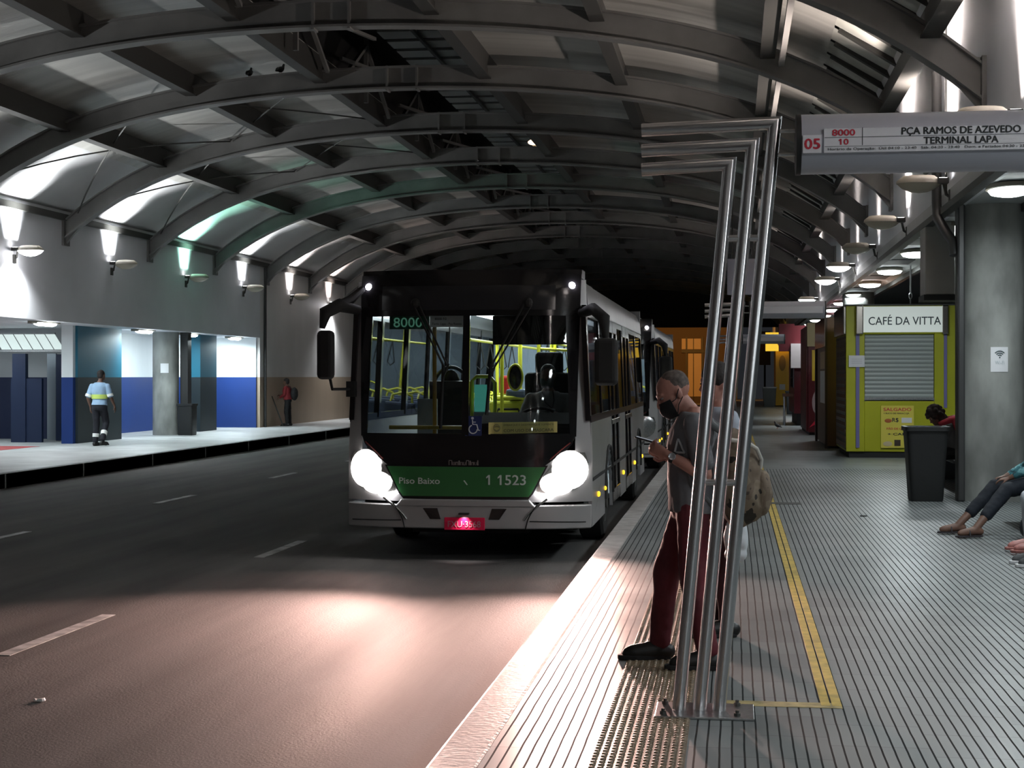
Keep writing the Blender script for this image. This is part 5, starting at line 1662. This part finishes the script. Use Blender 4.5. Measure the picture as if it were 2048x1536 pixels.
# --- bus driver
mMaskD = M('driver_mask', (.06, .08, .07), .8)
J5 = dict(hipL=(.09, 0, .98), hipR=(-.09, 0, .98), neck=(0, .0, 1.56), head=(0, -.05, 1.72), face=V((-.1, -1, -.12)), shL=(.20, .0, 1.48), shR=(-.20, .0, 1.48), elL=(.27, -.16, 1.24), elR=(-.27, -.16, 1.24),
          wrL=(.17, -.42, 1.30), wrR=(-.17, -.42, 1.30), hdL=V((-.2, -1, .3)), hdR=V((.2, -1, .3)), pnL=V((-.6, 0, -.8)), pnR=V((.6, 0, -.8)), cuL=1.1, cuR=1.1,
          knL=(.13, -.45, .98), knR=(-.13, -.45, .98), anL=(.13, -.5, .58), anR=(-.13, -.5, .58), toL=(.13, -.66, .52), toR=(-.13, -.66, .52))
dv, J5 = person('bus driver in grey shirt and dark mask seen through the right half of the windshield', (-2.02, 17.55, -.10), J5, mSkinB, ('shirt', M('driver_shirt', (.26, .25, .25), .8)), ('trousers', mNavyT), (mShoeB, mBlackCloth), ('short', mHairD), voxel=.011, sleeve=.8)
face_mask(dv, J5, mMaskD)
MB().box(.035, .095, -.165, -.158, 1.27, 1.37).build('badge', mPaper, dv)
MB().tube([(-.06, -.09, 1.55), (-.02, -.14, 1.44), (.065, -.16, 1.37), (.08, -.13, 1.46), (.06, -.07, 1.56)], .006, 6).build('lanyard', mBlackCloth, dv)

# --- waiting people on the bench at the right edge
mBench = M('bench_dark', (.05, .05, .055), .5)
t = thing('bench', 'dark bench at the right edge beside the concrete column, under the waiting people', 'bench', (3.25, 15.9, 0))
MB().box(-.25, .25, -2.8, 2.6, .40, .45).build('seat', mBench, t, bev=.01)
MB().box(.22, .27, -2.8, 2.6, .52, .85).build('backrest', mBench, t, bev=.01)
for y in (-2.5, 0, 2.3): MB().box(-.05, .25, y, y + .06, 0, .85).build('leg', mBench, t)
mTealP = camo_material('teal_pattern', [(.012, .05, .065), (.04, .16, .19), (.14, .33, .36), (.02, .03, .05)], 14)
def seated(hx, zhip=.55):
    return dict(hipL=(0, -.09, zhip), hipR=(0, .09, zhip), neck=(-.16, 0, zhip + .50), head=(-.20, 0, zhip + .65), face=V((-1, 0, -.15)), shL=(-.13, -.18, zhip + .43), shR=(-.13, .18, zhip + .43))
J6 = seated(0)
J6.update(neck=(-.02, 0, 1.02), head=(.06, 0, 1.18), shL=(.0, -.18, .95), shR=(.0, .18, .95), elL=(-.12, -.22, .70), elR=(-.12, .2, .70), wrL=(-.36, -.14, .58), wrR=(-.36, .12, .58), hdL=V((-1, .2, -.2)), hdR=V((-1, -.2, -.2)), pnL=V((0, .2, -1)), pnR=V((0, -.2, -1)),
          knL=(-.40, -.20, .46), knR=(-.46, .10, .48), anL=(-.74, -.50, .10), anR=(-.86, -.12, .10), toL=(-.90, -.56, .05), toR=(-1.03, -.16, .05))
person('person in teal patterned shirt and dark cropped trousers sitting with legs stretched out', (3.16, 17.05, 0), J6, mSkinB, ('patterned_shirt', mTealP), ('trousers', M('navy_cropped', (.006, .010, .018), .8)), None, ('short', mHairD), voxel=.010, sleeve=1.75, hem=-.05, legfrac=.70, sandals=M('dark_sandal', (.03, .025, .03), .6), shirt_w=.035)
J7 = seated(0)
J7.update(neck=(.05, 0, 1.03), head=(.03, 0, 1.19), shL=(.05, -.18, .95), shR=(.05, .18, .95), elL=(.0, -.24, .72), elR=(.0, .22, .72), wrL=(-.22, -.12, .62), wrR=(-.22, .12, .62), hdL=V((-1, .2, -.2)), hdR=V((-1, -.2, -.2)), pnL=V((0, .2, -1)), pnR=V((0, -.2, -1)),
          knL=(-.44, -.16, .50), knR=(-.44, .10, .50), anL=(-.42, -.17, .10), anR=(-.43, .10, .10), toL=(-.58, -.20, .05), toR=(-.60, .06, .05))
mPink = M('pink_shoe', (.42, .17, .15), .5)
person('person in white trousers sitting at the right edge, only knee and pink shoe in frame', (3.16, 15.25, 0), J7, mSkinC, ('top', M('grey_top', (.25, .26, .28), .8)), ('trousers', M('white_trousers', (.50, .54, .60), .75)), (mPink, mPink), ('long', mHairD), voxel=.011, sleeve=.8)
J8 = dict(J7)
J8.update(toL=(-.56, -.2, .036), toR=(-.62, .05, .036))
person('person in dark trousers sitting nearest the camera, a grey sneaker tip at the right edge', (3.03, 14.25, 0), J8, mSkinC, ('top', M('dark_top', (.04, .04, .05), .8)), ('trousers', mNavyT), (M('grey_sneaker', (.07, .075, .08), .6), mPaper), ('short', mHairD), voxel=.012, sleeve=.8)
bg = thing('travel_bag', 'dark bag on the floor between the dark trousers and the white trousers', 'bag', (2.92, 16.25, 0))
mb = MB(); mb.ell((0, 0, .14), .13, .2, .14); mb.ell((0, 0, .22), .1, .15, .12)
blob(mb, 'bag_body', M('bag_navy', (.012, .016, .022), .6), bg, .012, 3, .02)
MB().tube([(-.05, -.12, .28), (-.08, -.08, .36), (-.08, .08, .36), (-.05, .12, .28)], .012, 8).build('handle', M('bag_strap', (.12, .2, .2), .6), bg, smooth=60)

# --- person sitting behind the black bin
t = thing('bench', 'dark bench behind the large black bin and the concrete column', 'bench', (3.3, 24.6, 0))
MB().box(-.25, .25, -1.6, 1.6, .40, .45).build('seat', mBench, t, bev=.01)
for y in (-1.4, 1.3): MB().box(-.05, .2, y, y + .06, 0, .4).build('leg', mBench, t)
J9 = seated(0)
J9.update(neck=(-.22, 0, .94), head=(-.34, -.02, 1.05), face=V((-.7, -.3, -.6)), up=V((-.5, 0, .85)).normalized(), shL=(-.18, -.18, .88), shR=(-.18, .18, .88), elL=(-.3, -.24, .64), elR=(-.3, .22, .64), wrL=(-.48, -.10, .60), wrR=(-.48, .10, .60), hdL=V((-1, .2, -.2)), hdR=V((-1, -.2, -.2)), pnL=V((0, .2, -1)), pnR=V((0, -.2, -1)),
          knL=(-.44, -.16, .48), knR=(-.44, .10, .48), anL=(-.40, -.17, .10), anR=(-.40, .10, .10), toL=(-.56, -.20, .05), toR=(-.58, .06, .05))
pb, J9 = person('person with curly dark hair and red scarf sitting bent over behind the black bin', (3.20, 23.5, 0), J9, mSkinB, ('grey_jacket', M('grey_jacket', (.16, .15, .15), .8)), ('trousers', mBlackCloth), (mShoeB, mBlackCloth), ('curly', M('curly_brown_hair', (.03, .018, .016), .7)), voxel=.012, sleeve=1.8, shirt_w=.03)
mb = MB().tube([(-.30, -.16, .94), (-.16, -.20, 1.0), (-.05, -.12, 1.02), (-.05, .12, 1.02), (-.16, .2, 1.0), (-.3, .14, .92)], [.035, .045, .05, .05, .045, .035], 10)
mb.tube([(-.10, -.2, 1.0), (-.06, -.26, .86), (-.05, -.27, .72)], [.04, .035, .02], 8)
mb.build('red_scarf', M('scarf_red', (.42, .03, .05), .8), pb, smooth=60)

# ------------------------------------------------------------------ pigeons and litter
mPig = M('pigeon_grey', (.05, .052, .06), .6)
def pigeon(label, loc, rz, mat=mPig):
    t = thing('pigeon', label, 'pigeon', loc, rz)
    mb = MB()
    mb.ell((0, 0, .12), .115, .062, .068, (.94, 0, .34), (0, 1, 0), (-.34, 0, .94))
    mb.limb((.08, 0, .16), (.115, 0, .235), .040, .026); mb.ell((.125, 0, .245), .030, .025, .026)
    mb.limb((.148, 0, .243), (.172, 0, .236), .008, .003, 8)
    mb.limb((-.08, 0, .09), (-.20, 0, .055), .036, .016)
    blob(mb, 'body', mat, t, .008, 2)
    t.scale = (.82, .82, .82)
    for s in (-1, 1):
        mb = MB(); mb.ell((-.03, s * .056, .12), .105, .014, .048, (.92, 0, .38), (0, 1, 0), (-.38, 0, .92), 14, 8)
        mb.build('wing', mat, t, smooth=60)
        mb = MB().cyl((.0, s * .022, .07), (.005, s * .022, .004), .005, n=6); mb.bar((-.015, s * .022, .004), (.035, s * .022, .004), .012, .006)
        mb.build('leg', mRedP, t)
    return t
za = lambda x: zb(x) + .42
pigeon('left one of the two pigeons perched on the second roof arch', (-8.98, 29.05, za(-8.98)), PI * .5, mBlack)
pigeon('right one of the two pigeons perched on the second roof arch', (-8.38, 29.05, za(-8.38)), PI * .4, mBlack)
pigeon('lone grey pigeon on the platform floor far beyond the backpack', (1.37, 50.5, 0), PI * .8)
t = thing('roof_glow', 'small warm glowing patch on a roof arch high above the bus', 'lamp', (-4.9, 39.6, za(-4.9)))  # warm bright spot built as a small glowing shape
MB().lathe([(.02, 0), (.06, .01), (.05, .05), (.02, .06)], (0, 0, 0), 12).build('lamp_base', mFix, t)
mb = MB(); mb.ell((0, -.02, .13), .17, .08, .075, n=14, k=8); mb.build('globe', M('warm_globe', (1, .8, .6), .4, emit=1.1, ecol=(1, .72, .5)), t, smooth=60)
mLit = M('litter_white', (.8, .8, .78), .5)
def litter(label, x, y, z, s, mat=mLit, cat='litter'):
    r_ = random.Random(int(x * 100) + int(y * 10))
    vs = [(s * math.cos(a) * r_.uniform(.6, 1), s * .8 * math.sin(a) * r_.uniform(.6, 1)) for a in [i * PI / 4 for i in range(8)]]
    o = MB().prism(vs, lambda a, b: (a, b, 0), lambda a, b: (a * .8, b * .8, .01 + .006 * math.sin(a * 90))).build('litter_scrap', mat)
    o.location = (x, y, z)
    return tag(o, label, cat)
litter('white scrap on the asphalt in the lower left corner', -3.95, 8.75, -.246, .045)
litter('small black scrap on the grooved floor near the large black bin', 1.50, 18.9, .002, .06, mBlack)
litter('tiny black scrap on the grooved floor just right of the steel post', .12, 18.0, .002, .05, mBlack)
o = struct(MB().box(.40, .86, 20.55, 20.85, 0, .004).build('floor_drain', mFixDark))

t = thing('roof_sign', 'pale lilac panel hanging from the roof, seen between the near steel tubes', 'sign', (.23, 39.55, 0))
MB().box(-.37, .37, -.05, .05, 3.62, 4.50).build('sign_face', M('pale_lilac_panel', (.50, .50, .60), .5), t, bev=.01)
for x in (-.25, .25): MB().cyl((x, 0, 4.5), (x, 0, zb(.23 + x) + .02), .02, n=8).build('hanger', mFixDark, t)
